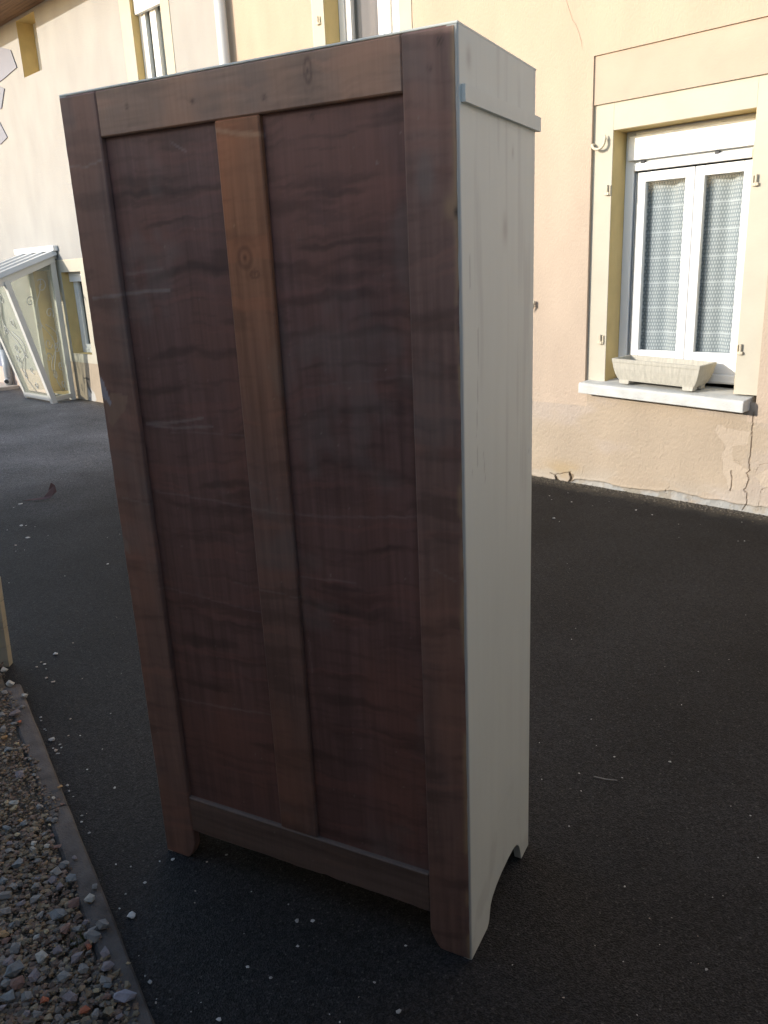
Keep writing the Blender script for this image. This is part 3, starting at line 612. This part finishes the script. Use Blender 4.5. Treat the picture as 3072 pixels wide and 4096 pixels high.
# apron rail with a slightly chipped lower edge
def zf_(U, V):
    lo = .104+.004*(fbm(U*6, U*0+1.5, 4)-.5)*2+.004*np.exp(-((U-.6)/.02)**2); return lo+(.217-lo)*V
def rail_extra(x, z, c): return mixc(c, (.20, .17, .15), .35*sstep(.211, .216, z))
us, vs = lin(190, .003), lin(26, .03)
grid_slab('bottom_rail', us, vs, wplace(one(.1125), one(.8635), 0, 1, .0006, edge=.003, zf=zf_), M_wood, wd, wcol(wood(BR, True, 9, .4), one(.1125), one(.8635), .104, .217, rail_extra), thick=.022)
def exM(x, z, c): return c*(1+sstep(1.05, 1.75, z+.25*(fbm(x*9, z*3)-.5))[..., None]*np.array((.85, .40, -.1)))      # the middle board keeps its orange stain higher up
plank('muntin', one(.4305), one(.5425), .2175, 1.9475, 28, 400, wood(MU, False, 12, .5), y=.0012, extra=exM)
for k, (a, b) in enumerate(((.105, .437), (.536, .869))):
    plank('back_panel', one(a), one(b), .21, 1.955, 84, 430, wood(PN, False, 20+k*9), y=.0125, th=.008)
# sides
def zlow(y):
    xp = [0, .112, .124, .134, .15, .18, .22, .28, .325, .352, .370, .381, .388, .392, .458]; fp = [0, 0, .010, .05, .066, .078, .086, .09, .088, .078, .060, .035, .008, 0, 0]
    return np.interp(y, xp, fp)
def paint_col(seed):
    def f(U, V):
        y = U*WD; z = V*WH
        c = C3(U, (.575, .60, .55))*(1+.02*(fbm(y*60+seed, z*2, 4)-.5)+.06*(fbm(y*6+seed, z*3)-.5))[..., None]
        c = mixc(c, (.46, .47, .44), .55*sstep(.58, .78, fbm(y*38+seed, z*2.6, 4))*sstep(.9, 1.2, z))
        for (a, b, ry, rz) in ((.05, 2.005, .012, .018), (.25, 1.70, .015, .03), (.3, 1.86, .006, .012)): c = mixc(c, (.33, .31, .29), .6*np.exp(-((y-a)/ry)**2-((z-b)/rz)**2))
        for pl, k in (([(.045, 1.66), (.045, 1.60)], .7), ([(.085, 1.52), (.08, 1.40), (.07, 1.30)], .5), ([(.045, 1.24), (.046, 1.22)], .7), ([(.075, 1.28), (.075, 1.24)], .5), ([(.11, 1.26), (.12, 1.19)], .4), ([(.43, 1.2), (.432, 1.19)], .6)):
            c = mixc(c, (.24, .23, .23), k*(1-sstep(.0008, .0028, segdist(y, z, pl))))
        c = mixc(c, (.30, .29, .26), .7*(1-sstep(.0, .004, y)))
        c = mixc(c, (.36, .36, .33), .35*sstep(.55, .7, fbm(y*14+seed, z*9))*(1-sstep(.0, .35, z)))
        return c
    return f
for s, xo in ((1, WW), (-1, 0.0)):
    def pl(U, V, s=s, xo=xo):
        y = .0012+(WD-.0012)*U; lo = zlow(y); z = lo+(2.043-lo)*V; x = np.full(U.shape, xo-HX)
        n, k = U.shape; x[0, :] -= s*(.0012+.002*fbm(V[0]*60, V[0]*7)); x[-1, :] -= s*.002; x[:, 0] -= s*.001
        return np.stack([x, y-HY, z], -1)
    grid_slab('side_panel', lin(90, .006), lin(260, .001), pl, M_paint, wd, paint_col(3*s), thick=.019, backdir=(-s, 0, 0))
PC = (.575, .60, .55)
def painted(name, b, bev=0): return b.build(name, M_paint, wd, col=PC)
painted('top_panel', MB().box(-HX+.0005, HX-.0005, -HY+.002, HY+.008, 2.0435, 2.0480, .0015))
for s in (1, -1):
    a, b = sorted((s*HX, s*(HX+.009))); painted('moulding', MB().box(a, b, -HY+.011, HY+.013, 1.920, 1.949))
painted('moulding', MB().box(-HX, HX, HY+.001, HY+.0125, 1.920, 1.949, .003))
painted('frieze', MB().box(-HX+.02, HX-.02, HY-.02, HY, 1.93, 2.043, .002))
for a, b in ((-HX+.021, -.002), (.002, HX-.021)):
    d_ = painted('door', MB().box(a, b, HY-.018, HY+.002, .17, 1.918, .003))
    MB().tube([(b-.04 if a < -.1 else a+.04, HY+.002, 1.0), (b-.04 if a < -.1 else a+.04, HY+.025, 1.0)], [.006, .014], 12).build('knob', M_iron, d_)
painted('bottom_panel', MB().box(-HX+.02, HX-.02, -HY+.024, HY-.02, .15, .168))
painted('plinth_rail', MB().prism([(-HX+.021, .169), (-HX+.021, .002), (-HX+.09, .002), (-HX+.13, .08), (HX-.13, .08), (HX-.09, .002), (HX-.021, .002), (HX-.021, .169)], 'y', HY-.02, HY-.001))

# ================================================================ kerb, gravel, stones
K0, K1 = Vector((-2.79, -4.163, 0)), Vector((.35, -4.945, 0)); kd = (K1-K0).normalized(); kn = Vector((kd.y, -kd.x, 0))   # kn points to the gravel side
if kn.y > 0: kn = -kn
def kp(s, t, z): p = K0+kd*s+kn*t; return (p.x, p.y, z)
KL = (K1-K0).length
kb = empty('kerb', K0); tag(kb, 'weathered concrete kerb strip between gravel bed and asphalt', 'kerb')
s = 0; i = 0
while s < KL-.05:
    e = min(s+.98, KL); v = []; N_ = 24
    us = np.linspace(s+.003, e-.003, N_); prof = [(-.004, -.05), (0, .020), (.006, .028), (.02, .031), (.06, .030), (.068, .022), (.072, -.05)]
    for u in us:
        for (t, z) in prof:
            p = kp(u, t+.006*(float(fbm(u*9+t*3, t*50+i))-.5), z+.004*(float(fbm(u*14, t*40+3))-.5)); v.append((p[0]-K0.x, p[1]-K0.y, p[2]))
    n = len(prof); f = [(a*n+j, a*n+j+1, (a+1)*n+j+1, (a+1)*n+j) for a in range(N_-1) for j in range(n-1)]+[tuple(range(n)), tuple((N_-1)*n+j for j in range(n-1, -1, -1))]
    MB().add(v, f).build('kerb_stone', M_concrete, kb); s += .98; i += 1
M_soil = mat('gravel_soil', (.13, .11, .085), rough=.95, var=.4, vscale=60, bump=.9, bscale=220)
us = np.linspace(-.9, KL+.4, 120); ts = np.linspace(.055, 1.9, 60)
U, V = np.meshgrid(us, ts, indexing='ij')
P = np.array([kp(a, b, 0) for a, b in zip(U.ravel(), V.ravel())]); P[:, 2] = .012+.022*sstep(.07, .25, V.ravel())+.02*(fbm(U.ravel()*6, V.ravel()*6)-.5)
idx = np.arange(U.size).reshape(U.shape); F = np.stack([idx[:-1, :-1], idx[1:, :-1], idx[1:, 1:], idx[:-1, 1:]], -1).reshape(-1, 4)
me = bpy.data.meshes.new('gravel_bed'); me.from_pydata(P.tolist(), [], F.tolist()); me.update(); gb = link('gravel_bed', me, M_soil, None, True); tag(gb, 'gravel bed', None, None, 'structure')
def rock_mesh(name, seed, n=13, flat=.6, jag=.35):
    r = random.Random(seed); bm = bmesh.new()
    for i in range(n):
        z = 1-2*(i+.5)/n; a = i*2.39996+r.uniform(-.4, .4); q = math.sqrt(1-z*z); k = 1-jag*r.random()
        bm.verts.new((q*math.cos(a)*k, q*math.sin(a)*k*.85, z*k*flat))
    res = bmesh.ops.convex_hull(bm, input=bm.verts); bmesh.ops.delete(bm, geom=[g_ for g_ in res['geom_interior'] if isinstance(g_, bmesh.types.BMVert)], context='VERTS')
    bmesh.ops.recalc_face_normals(bm, faces=bm.faces)
    me = bpy.data.meshes.new(name); bm.to_mesh(me); bm.free(); return me
ROCKS = [rock_mesh('stone', 100+i, 9+i % 4, .48+.05*(i % 4), .42) for i in range(14)]
SCOL = {'b': (.18, .195, .20), 'g': (.215, .208, .195), 'w': (.38, .37, .33), 'p': (.215, .19, .195), 'r': (.21, .13, .105), 'R': (.36, .12, .065), 'o': (.34, .22, .11), 'y': (.36, .30, .19), 'v': (.26, .26, .30)}
SM = {k: mat('stone_'+n, SCOL[k], rough=.8, var=.18, vscale=2.5, bump=.25, bscale=9, spec=.25) for k, n in zip('bgwprRoyv', ('blue_grey', 'grey', 'pale', 'purple_grey', 'brown', 'red', 'orange', 'yellow', 'lavender'))}
for me in ROCKS: me.materials.append(SM['g'])
def rock(name, x, y, z, size, k, parent, i, flat=1.0):
    o = bpy.data.objects.new(name, ROCKS[i % 14]); COL.objects.link(o); o.material_slots[0].link = 'OBJECT'; o.material_slots[0].material = SM[k]
    r = random.Random(i*31+5); o.location = (x, y, z); h = size/2*1.25
    o.scale = (h*r.uniform(.95, 1.15), h*r.uniform(.8, 1.0), h*r.uniform(.75, 1.0)*flat); o.rotation_euler = (r.uniform(-.25, .25), r.uniform(-.25, .25), r.uniform(0, 6.28))
    if parent: o.parent = parent
    return o
STONES = "-1.658,-4.634,43.2,b -1.545,-4.574,44,g -1.488,-4.556,42.1,b -1.378,-4.552,30.6,w -1.484,-4.591,27.7,p -1.381,-4.638,56.3,b -1.392,-4.595,41.7,r -1.553,-4.714,40.9,g -1.498,-4.736,40,g -1.415,-4.674,29.8,g -1.494,-4.691,27,p -1.265,-4.574,39.1,g -1.267,-4.604,32.3,g -1.319,-4.65,42,r -1.419,-4.767,38.6,o -1.394,-4.771,31.8,r -1.352,-4.765,37.8,g -1.279,-4.73,37.3,w -1.269,-4.696,31.3,p -1.25,-4.714,15.5,y -1.235,-4.634,22.1,r -1.225,-4.635,18.9,R -1.176,-4.613,36.2,p -1.209,-4.673,43.3,p -1.165,-4.678,33.5,g -1.283,-4.794,54.8,b -1.233,-4.769,39.3,p -1.175,-4.721,42.1,g -1.129,-4.631,42.8,p -1.095,-4.658,35.9,g -1.28,-4.816,24.2,g -1.236,-4.804,41.8,r -1.211,-4.837,46.8,b -1.185,-4.804,38.1,g -1.147,-4.779,26.3,R -1.107,-4.734,40.9,p -1.051,-4.728,28.7,R -1.024,-4.717,28.6,g -1.051,-4.675,23.4,r -1.02,-4.647,46.8,v -1.106,-4.59,13.5,y -1.197,-4.86,28.9,p -1.123,-4.81,28.6,g -1.085,-4.683,17.7,y -1.575,-4.678,31.2,g -1.532,-4.633,27.8,g -1.619,-4.692,31.5,b -1.56,-4.541,36,g -1.737,-4.627,29.5,g -1.696,-4.577,22.2,w -1.65,-4.522,29.7,r -1.568,-4.507,21.8,p -1.081,-4.66,23.8,b -1.077,-4.778,22.8,g -0.98,-4.681,22.8,p -1.351,-4.711,19.2,w -1.259,-4.655,22.1,g -1.308,-4.601,22.9,p -1.414,-4.523,24.2,g -1.352,-4.685,18.1,y -1.439,-4.74,22.8,b -1.378,-4.713,16.8,o -2.289,-4.407,36,b -2.388,-4.385,27.7,o -2.309,-4.372,22.8,y -2.444,-4.368,42.3,g -2.456,-4.321,28.6,g -2.531,-4.29,43.8,p -2.56,-4.327,38.9,g -2.459,-4.301,23.9,R -2.648,-4.202,35.6,w -2.795,-4.204,47.1,w -2.735,-4.249,35.9,g -2.566,-4.247,24.8,g -2.939,-4.168,43.4,w -1.878,-4.476,33.6,g -1.979,-4.539,22.6,y -1.934,-4.533,25.6,y -1.938,-4.382,21.6,o -1.894,-4.423,17.9,w -1.828,-4.545,29.4,b -1.846,-4.591,29.2,b -1.793,-4.582,25.8,y -1.798,-4.479,19.5,g -1.841,-4.419,17.7,r -1.856,-4.545,18.7,o -1.768,-4.492,13.9,y -1.77,-4.614,22.4,p -1.715,-4.565,25.4,w -1.678,-4.54,22.3,w -1.716,-4.508,18.2,r"
def over_kerb(x, y): return (Vector((x, y, 0))-K0).dot(kn)
for i, t in enumerate(STONES.split()):
    x, y, s, k = t.split(','); x, y, s = float(x), float(y), float(s)/1000; d = over_kerb(x, y)
    rock('stone', x, y, .034+.012*min(1, max(0, d/.3))+s*.16, s, k, gb, i)
sr = random.Random(77)
for i in range(120):
    u = sr.uniform(.75, 2.5) if i < 90 else sr.uniform(-.1, .8); t = .05+.5*sr.random(); p = kp(u, t, 0); s = sr.choice((.016, .02, .024, .03, .036, .044))
    rock('stone', p[0], p[1], .034+.012*min(1, t/.3)+s*.06, s, sr.choice('gggbpprwyg'), gb, 200+i)
# the fine gravel between the stones
TMP = [(np.array([v.co[:] for v in m_.vertices]), [list(p.vertices) for p in m_.polygons]) for m_ in [rock_mesh('t', 500+i, 9, .65) for i in range(6)]]
rr = random.Random(3)
def scatter(xy, z, s, col):
    """many small stones as one mesh: positions (n,2), heights, sizes, colours"""
    gv, gf, gc = [], [], []; k0 = 0; a = RNG.uniform(0, 6.283, len(s))
    for k, (V_, F_) in enumerate(TMP):
        sel = np.arange(k, len(s), len(TMP)); nv = len(V_); F_ = [f for f in F_]
        Q = V_[None]*(s[sel, None, None]*np.array((1.15, .9, .8))*.75); ca, sa = np.cos(a[sel])[:, None], np.sin(a[sel])[:, None]
        P = np.stack([Q[..., 0]*ca-Q[..., 1]*sa+xy[sel, 0, None], Q[..., 0]*sa+Q[..., 1]*ca+xy[sel, 1, None], Q[..., 2]+z[sel, None]], -1)
        gv.append(P.reshape(-1, 3)); gc.append(np.repeat(col[sel], nv, 0))
        F = np.array(F_); gf.append((F[None]+(k0+np.arange(len(sel))*nv)[:, None, None]).reshape(-1, 3)); k0 += len(sel)*nv
    return np.concatenate(gv).tolist(), np.concatenate(gf).tolist(), np.concatenate(gc)
pal = np.array([SCOL[k] for k in 'ggyorryrryog'])*.9
NG = 42000
gu = RNG.uniform(-.6, 2.75, NG); gt_ = .022+.72*RNG.random(NG)**.85
keep = ~((gt_ < .075) & (fbm(gu*6+2, gt_*14+2) < .42+1.6*(.075-gt_))) & ~((gt_ < .035) & (RNG.random(NG) < .85)); gu, gt_ = gu[keep], gt_[keep]; n_ = len(gu)
gs = RNG.choice([.004, .005, .006, .007, .009, .012, .016], n_)*np.where(gu+.5*(fbm(gu*3.3+8, gt_*3.3)-.5) > 1.0, 1.3, .9)
gxy = np.array([K0.x, K0.y])+gu[:, None]*np.array([kd.x, kd.y])+gt_[:, None]*np.array([kn.x, kn.y])
gz = .029+.012*np.clip(gt_/.3, 0, 1)+RNG.uniform(-.003, .005, n_)
gv, gf, gc = scatter(gxy, gz, gs, (pal[RNG.integers(0, len(pal), n_)]*.42+np.array((.140, .112, .083))*.55)*RNG.uniform(.55, 1.3, (n_, 1)))
me = bpy.data.meshes.new('gravel'); me.from_pydata(gv, [], gf); me.update(); setcol(me, np.array(gc))
gr = link('gravel', me, mat('gravel_grains', (1, 1, 1), rough=.85, var=.1, attr=True)); gr.parent = gb; gr['kind'] = 'stuff'
# a small tuft of moss between the stones
mv, mf = [], []
for i in range(160):
    a = rr.uniform(0, 6.28); r = .022*math.sqrt(rr.random()); x, y = -1.262+r*math.cos(a), -4.64+r*math.sin(a); h = rr.uniform(.008, .02); b = rr.uniform(0, 6.28); w_ = .0014; lx, ly = rr.uniform(-.006, .006), rr.uniform(-.006, .006)
    k0 = len(mv); mv += [(x-w_*math.cos(b), y-w_*math.sin(b), .03), (x+w_*math.cos(b), y+w_*math.sin(b), .03), (x+lx, y+ly, .035+h)]; mf.append((k0, k0+1, k0+2))
me = bpy.data.meshes.new('moss'); me.from_pydata(mv, [], mf); me.update()
ms = link('moss', me, mat('moss_green', (.06, .075, .02), rough=.9)); ms.parent = gb; ms['kind'] = 'stuff'

# loose chips on the asphalt
PEBBLES = "-5.776,-2.939,54.1 -5.733,-3.007,15.3 -5.191,-3.173,38.8 -5.168,-3.149,17.6 -5.179,-3.276,12.2 -4.872,-3.26,36.9 -4.78,-3.38,24.5 -4.658,-3.427,8 -4.637,-3.381,9.6 -5.089,-3.119,8.8 -3.956,-3.429,11.6 -3.937,-3.171,24 -4.427,-2.828,10.1 -4.43,-2.915,8.3 -5.763,-2.266,10.4 -6.313,-2.361,10.8 -4.81,-3.148,8.4 -3.049,-3.813,14.2 -2.996,-3.919,31.1 -2.939,-4.033,15.6 -2.97,-4,13.5 -2.937,-4,17.9 -2.887,-4.014,11.1 -2.802,-4.05,18.4 -2.742,-4.048,23.6 -2.674,-3.949,6.5 -2.584,-3.814,6.5 -3.163,-3.526,6.3 -4.116,-3.687,8.6 -2.497,-4.221,17.7 -2.469,-4.219,12.7 -2.4,-4.249,11.5 -2.385,-4.237,7.7 -2.391,-4.136,11.8 -2.305,-4.011,9.9 -2.28,-4.197,10.4 -2.245,-4.167,11.3 -2.297,-4.251,32.8 -2.244,-4.245,14.8 -2.221,-4.251,12.9 -2.217,-4.275,22.9 -2.191,-4.275,12.7 -2.199,-4.291,12.7 -2.245,-4.285,11 -2.094,-4.155,8.2 -2.015,-4.252,10.5 -1.978,-4.342,17 -1.944,-4.352,12.6 -1.907,-4.368,9.1 -1.843,-4.24,13.5 -1.79,-4.395,12.8 -1.757,-4.399,11.1 -1.69,-4.419,13.9 -1.786,-4.368,5.6 -1.727,-4.412,4.7 -1.495,-4.421,8.8 -1.453,-4.396,9.5 -1.362,-4.402,14.2 -1.364,-4.462,9.1 -1.33,-4.512,9.5 -1.274,-4.492,35 -1.145,-4.558,5.1 -1.05,-4.581,18.2 -1.073,-4.568,8.6 -0.985,-4.59,9.5 -0.997,-4.595,5.3 -1.408,-4.328,8.8 -1.385,-4.297,14.7 -1.3,-4.236,11.7 -1.281,-4.18,11.8 -0.928,-4.204,19.8 -0.897,-4.176,17.2 -0.863,-4.257,11.4 -0.905,-4.381,13.6 -0.838,-4.363,13.4 -0.64,-4.203,9.6 -0.639,-4.256,4.7 -0.542,-4.221,18.4 -0.656,-4.334,6.9 -0.623,-4.332,6.8 -0.834,-4.516,17.3 -0.902,-4.547,5.8 -0.906,-4.517,5.3 -1.226,-4.324,6.3 -1.189,-4.35,7.5 -1.106,-4.22,6.2 -0.991,-4.182,7.5 -0.999,-4.324,3.9 -0.933,-4.506,3.6 -0.659,-4.072,8.8 -2.64,-0.406,14.5 -2.574,-0.478,8.9 -2.428,-0.45,19.3 -2.576,-0.263,9.1 -2.317,-0.845,29.7 -2.254,-0.88,8.1 -2.268,-0.441,8.6 -2.231,-0.286,7 -1.982,-0.371,25.2 -1.851,-0.401,14.8 -2.089,-0.021,14.2 -1.637,-0.056,10 -1.644,-0.103,8.3 -1.342,-0.219,7.9 -1.631,-0.484,7.9 -1.524,-0.411,6.3 -1.22,-0.584,10.3 -1.191,-0.562,11.8 -1.518,-0.723,6 -1.803,-1.503,7 -1.747,-1.568,5.5 -0.785,-1.583,5.9 -1.271,-2.314,9 -1.318,-2.204,6.9 -0.665,-2.068,6.3 -0.717,-2.248,8.2 -0.84,-2.29,5.2 -0.653,-2.536,6.7 -0.858,-2.843,7.4 -0.916,-3.095,6.2 -0.756,-2.981,5.3 -0.675,-3.003,9.4 -0.519,-2.91,14.4 -0.596,-3.092,8.2 -0.79,-3.27,7.4 -0.66,-3.24,7.2 -0.715,-3.162,10 -0.597,-3.412,8.3 -0.213,-3.013,7.6 -0.275,-3.006,5.4 -0.127,-3.18,6.4 -0.351,-3.527,8.2 -0.141,-3.386,5.3 -0.159,-3.41,6 -0.207,-3.547,5.2 -0.248,-3.586,5.2 -0.307,-3.757,5.6 -0.19,-3.648,4.4 -0.231,-3.754,6.1 -0.425,-3.941,5.5 -0.073,-3.644,12 -0.109,-3.649,4.2 -0.095,-3.64,3.6 -0.283,-3.938,7.6 -0.136,-3.866,6.2 -0.132,-3.56,3.8"
M_chip = [mat('chip_white', (.52, .51, .48), rough=.8, var=.1), mat('chip_grey', (.34, .33, .31), rough=.8, var=.1), mat('chip_tan', (.40, .33, .27), rough=.8, var=.1)]
UNI = {}
def uniq(x, y, label): UNI[(x, y)] = label
uniq(-1.274, -4.492, 'largest pale grey oval pebble on the asphalt right beside the kerb')
uniq(-1.05, -4.581, 'pale pebble touching the kerb edge near the bottom of the picture')
uniq(-2.297, -4.251, 'tan flat stone, biggest of the small heap spilled over the kerb')
uniq(-2.996, -3.919, 'pale wedge-shaped stone lying alone on asphalt to the right of the cream block')
uniq(-2.742, -4.048, 'flat whitish sliver of stone just beyond the far end of the kerb')
uniq(-.928, -4.204, 'left one of two white chips side by side in front of the wardrobe')
uniq(-.897, -4.176, 'right one of two white chips side by side in front of the wardrobe')
uniq(-.542, -4.221, 'squarish white chip near the bottom edge below the near wardrobe foot')
uniq(-.834, -4.516, 'white chip cut off by the bottom edge of the picture')
uniq(-.905, -4.381, 'left one of two slanting white chips in front of the wardrobe')
uniq(-.838, -4.363, 'right one of two slanting white chips in front of the wardrobe')
uniq(-2.317, -.845, 'oval white chip on the asphalt close to the right side of the wardrobe')
uniq(-1.982, -.371, 'white lobed chip on the asphalt below the left part of the window')
uniq(-.073, -3.644, 'pale rounded pebble on the asphalt at the lower right')
uniq(-.519, -2.91, 'pale oblong chip on the open asphalt right of the wardrobe, halfway down')
uniq(-5.776, -2.939, 'thin white splinter beside the dark leaf on the far left asphalt')
uniq(-5.191, -3.173, 'elongated white flake on the asphalt at the left picture edge')
uniq(-4.872, -3.26, 'narrow slanting white flake on the asphalt left of the wardrobe')
uniq(-4.78, -3.38, 'small blocky white flake nearest the left picture edge')
uniq(-3.937, -3.171, 'pale domed pebble close to the left edge of the wardrobe')
for i, t in enumerate(PEBBLES.split()):
    x, y, s = map(float, t.split(',')); s = s/1000; near_k = -.02 < over_kerb(x, y)
    o = bpy.data.objects.new('pebble', ROCKS[(i*5) % 14]); COL.objects.link(o); o.material_slots[0].link = 'OBJECT'
    r = random.Random(i); o.material_slots[0].material = M_chip[0] if y > -3.3 or r.random() < .35 else (M_chip[1] if r.random() < .6 else M_chip[2])
    if near_k: x, y = x-kn.x*.012, y-kn.y*.012
    h = s/2; fl = .55 if x > -4.4 else .35
    o.scale = (h*1.1, h*.95, h*fl*1.3); o.location = (x, y, h*fl*.55); o.rotation_euler = (0, 0, r.uniform(0, 6.28))
    key = (float(t.split(',')[0]), float(t.split(',')[1]))
    if key in UNI: tag(o, UNI[key], 'stone', 'loose stones on the asphalt')
    elif x > -1.9 and y > -3.9 or (y > -1): tag(o, 'tiny pale stone chip strewn on the dark asphalt to the right of the wardrobe', 'stone', 'tiny chips right of the wardrobe')
    elif near_k or over_kerb(x, y) > -.09: tag(o, 'small pale pebble spilled over the kerb onto the asphalt edge', 'stone', 'pebbles along the kerb')
    elif x > -1.5: tag(o, 'tiny pale chip on the dark asphalt in front of the wardrobe', 'stone', 'tiny chips in front of the wardrobe')
    else: tag(o, 'tiny pale chip on the dark asphalt to the left of the wardrobe', 'stone', 'tiny chips left of the wardrobe')
tw = MB().tube([(-.668, -3.148, .003), (-.63, -3.138, .0045), (-.60, -3.118, .003)], .0016, 6).build('twig', mat('twig_bark', (.34, .31, .27), rough=.8)); tag(tw, 'thin pale twig lying on the asphalt right of the wardrobe', 'twig')
# crumpled dark leaf
lv = np.array([(-.13, -.02, .006), (-.07, .012, .012), (-.01, .0, .02), (.05, -.02, .03), (.055, .03, .085), (.03, .045, .10), (.01, .03, .05), (-.06, -.03, .008), (0, -.05, .012), (.045, -.05, .02), (.07, .0, .05)])
lf = MB().add([(-5.72+a*.95-b*.3, -2.76+b*.6+a*.95, c*1.35) for a, b, c in lv], [(0, 1, 7), (1, 2, 8, 7), (2, 3, 9, 8), (2, 6, 4, 3), (6, 5, 4), (3, 4, 10), (3, 10, 9)]).build('dry_leaf', mat('leaf_brown', (.07, .03, .026), rough=.6), None)
sm_ = lf.modifiers.new('thick', 'SOLIDIFY'); sm_.thickness = .002
tag(lf, 'crumpled dark brown dry leaf on the asphalt at far left', 'leaf')
# crumbs of plaster and grit along the foot of the wall
n_ = 5000
gxy = np.stack([RNG.uniform(-3.6, -.8, n_), -np.abs(RNG.normal(0, .055, n_))-.003], -1); gs = RNG.choice([.003, .004, .005, .006, .009, .012], n_)
gv, gf, gc = scatter(gxy, gs*.2, gs, np.array([(.085, .07, .052), (.12, .10, .07), (.06, .05, .042), (.16, .135, .1)])[RNG.integers(0, 4, n_)])
me = bpy.data.meshes.new('wall_grit'); me.from_pydata(gv, [], gf); me.update(); setcol(me, np.array(gc))
wg = link('wall_grit', me, MATS['gravel_grains']); tag(wg, 'crumbled grit and plaster along the foot of the cracked wall', 'grit', None, 'stuff')

# planter on the sill
pt = empty('planter', (-2.06, .05, .774), 0); pt.rotation_euler = (0, R_(1.9), R_(-1.5)); tag(pt, 'cream stone window box with fluted front, empty, on the white window sill', 'planter')
def trough():
    N_ = 60; mb = MB(); H = .175
    prof = [(0, .0), (.01, .0), (.05, .03), (.085, .085), (.105, .14), (.112, H), (.097, H), (.09, .14), (.06, .07), (0, .05)]
    def ring(z, hx, hy, flute):
        pts = []
        for side_, n in (('f', 40), ('r', 10), ('b', 10), ('l', 10)):
            for i in range(n):
                t = i/n
                if side_ == 'f': x, y = -hx+2*hx*t, -hy; y += flute*(.5+.5*math.sin(i*2.4))*.5*(1 if 1 < i < n-1 else 0)
                elif side_ == 'r': x, y = hx, -hy+2*hy*t
                elif side_ == 'b': x, y = hx-2*hx*t, hy
                else: x, y = -hx, hy-2*hy*t
                pts.append((x, y, z))
        return pts
    levels = [(.026, .268, .086, 0), (.045, .282, .094, .002), (.07, .294, .102, .0025), (.11, .306, .112, .003), (.145, .312, .117, .003), (.155, .316, .120, 0), (H, .318, .122, 0), (H, .302, .106, 0), (.12, .294, .098, 0), (.06, .26, .080, 0)]
    rings = [ring(*l) for l in levels]; n = len(rings[0])
    for r in rings: mb.v += r
    for a in range(len(rings)-1):
        for i in range(n): mb.f.append((a*n+i, a*n+(i+1) % n, (a+1)*n+(i+1) % n, (a+1)*n+i))
    mb.f.append(tuple(range(n-1, -1, -1))); mb.f.append(tuple((len(rings)-1)*n+i for i in range(n)))
    return mb
trough().build('trough', M_planter, pt)
for x in (-.232, .232):
    for y in (-.058, .058): MB().prism([(x-.034, .004), (x+.034, .004), (x+.038, .032), (x-.038, .032)], 'y', y-.03, y+.03).build('foot', M_planter, pt)

# cream block at the left picture edge
cb = empty('cream_panel', (-3.055, -4.10, 0), R_(45)); cb.rotation_euler[1] = R_(2.6); tag(cb, 'cream panel with dark joints standing at the left picture edge behind the gravel', 'panel')
M_cp = mat('cream_panel_paint', (.33, .30, .225), rough=.75, var=.15, vscale=8, bump=.2, bscale=60)
for z0, z1 in ((.0, .092), (.0935, .185), (.187, .215), (.217, .31), (.312, .42)):
    MB().box(-.042, 0, -.02, .02, z0, z1, .002).build('edge_slat', M_cp, cb)
for z0, z1 in ((.02, .11), (.112, .205), (.207, .30), (.302, .41)):
    MB().box(-.6, -.046, -.012, .014, z0, z1, .002).build('board', M_cp, cb)
MB().box(-.6, -.002, -.006, .008, .0, .40).build('backing', M_rubber, cb)

# ================================================================ the other side of the yard (behind the camera), and an added side wall: these shade it
YO = -8.5; YH = -5.95
ho = empty('outbuilding', (0, 0, 0)); tag(ho, 'low grey outbuilding behind the viewer, shading the wardrobe', 'outbuilding')
MB().box(-3.2, 4.2, YH-3.5, YH, 0, 2.58).build('wall', M_opp, ho)
MB().box(-3.25, 4.25, YH-3.55, YH+.04, 2.58, 2.66, .01).build('roof', M_concrete, ho)
MB().box(-1.2, -.3, YH, YH+.04, 0, 2.0, .01).build('door', mat('door_green', (.08, .12, .09), rough=.5), ho)
w_ = frame_mb(MB(), .6, 1.6, 1.1, 1.9, YH, YH+.05, .06).build('window', M_pvc, ho)
MB().box(.66, 1.54, YH+.002, YH+.02, 1.16, 1.84).build('pane', M_glass, w_)
gw = empty('added_side_wall', (0, 0, 0)); tag(gw, 'added unseen wall to the right of the viewer, dimming the lower wardrobe side', 'wall')  # out-of-view wall added to block sky light from the lower wardrobe side
MB().box(1.6, 1.8, YH+.05, -.9, 0, 2.42).build('wall', M_opp, gw)
MB().box(1.56, 1.84, YH+.05, -.88, 2.42, 2.48, .01).build('coping', M_concrete, gw)
ga = empty('garage', (0, 0, 0)); tag(ga, 'low flat-roofed garage behind the viewer left of the outbuilding', 'garage')
MB().box(-30, -3.6, YO-5, YO, 0, 2.55).build('wall', M_opp, ga)
MB().box(-30.1, -3.58, YO-5.1, YO+.0, 2.55, 2.70).build('roof', M_concrete, ga)
for x in (-7.5, -11.5): MB().box(x-1.2, x+1.2, YO, YO+.03, 0, 2.1, .01).build('garage_door', M_pipe, ga)
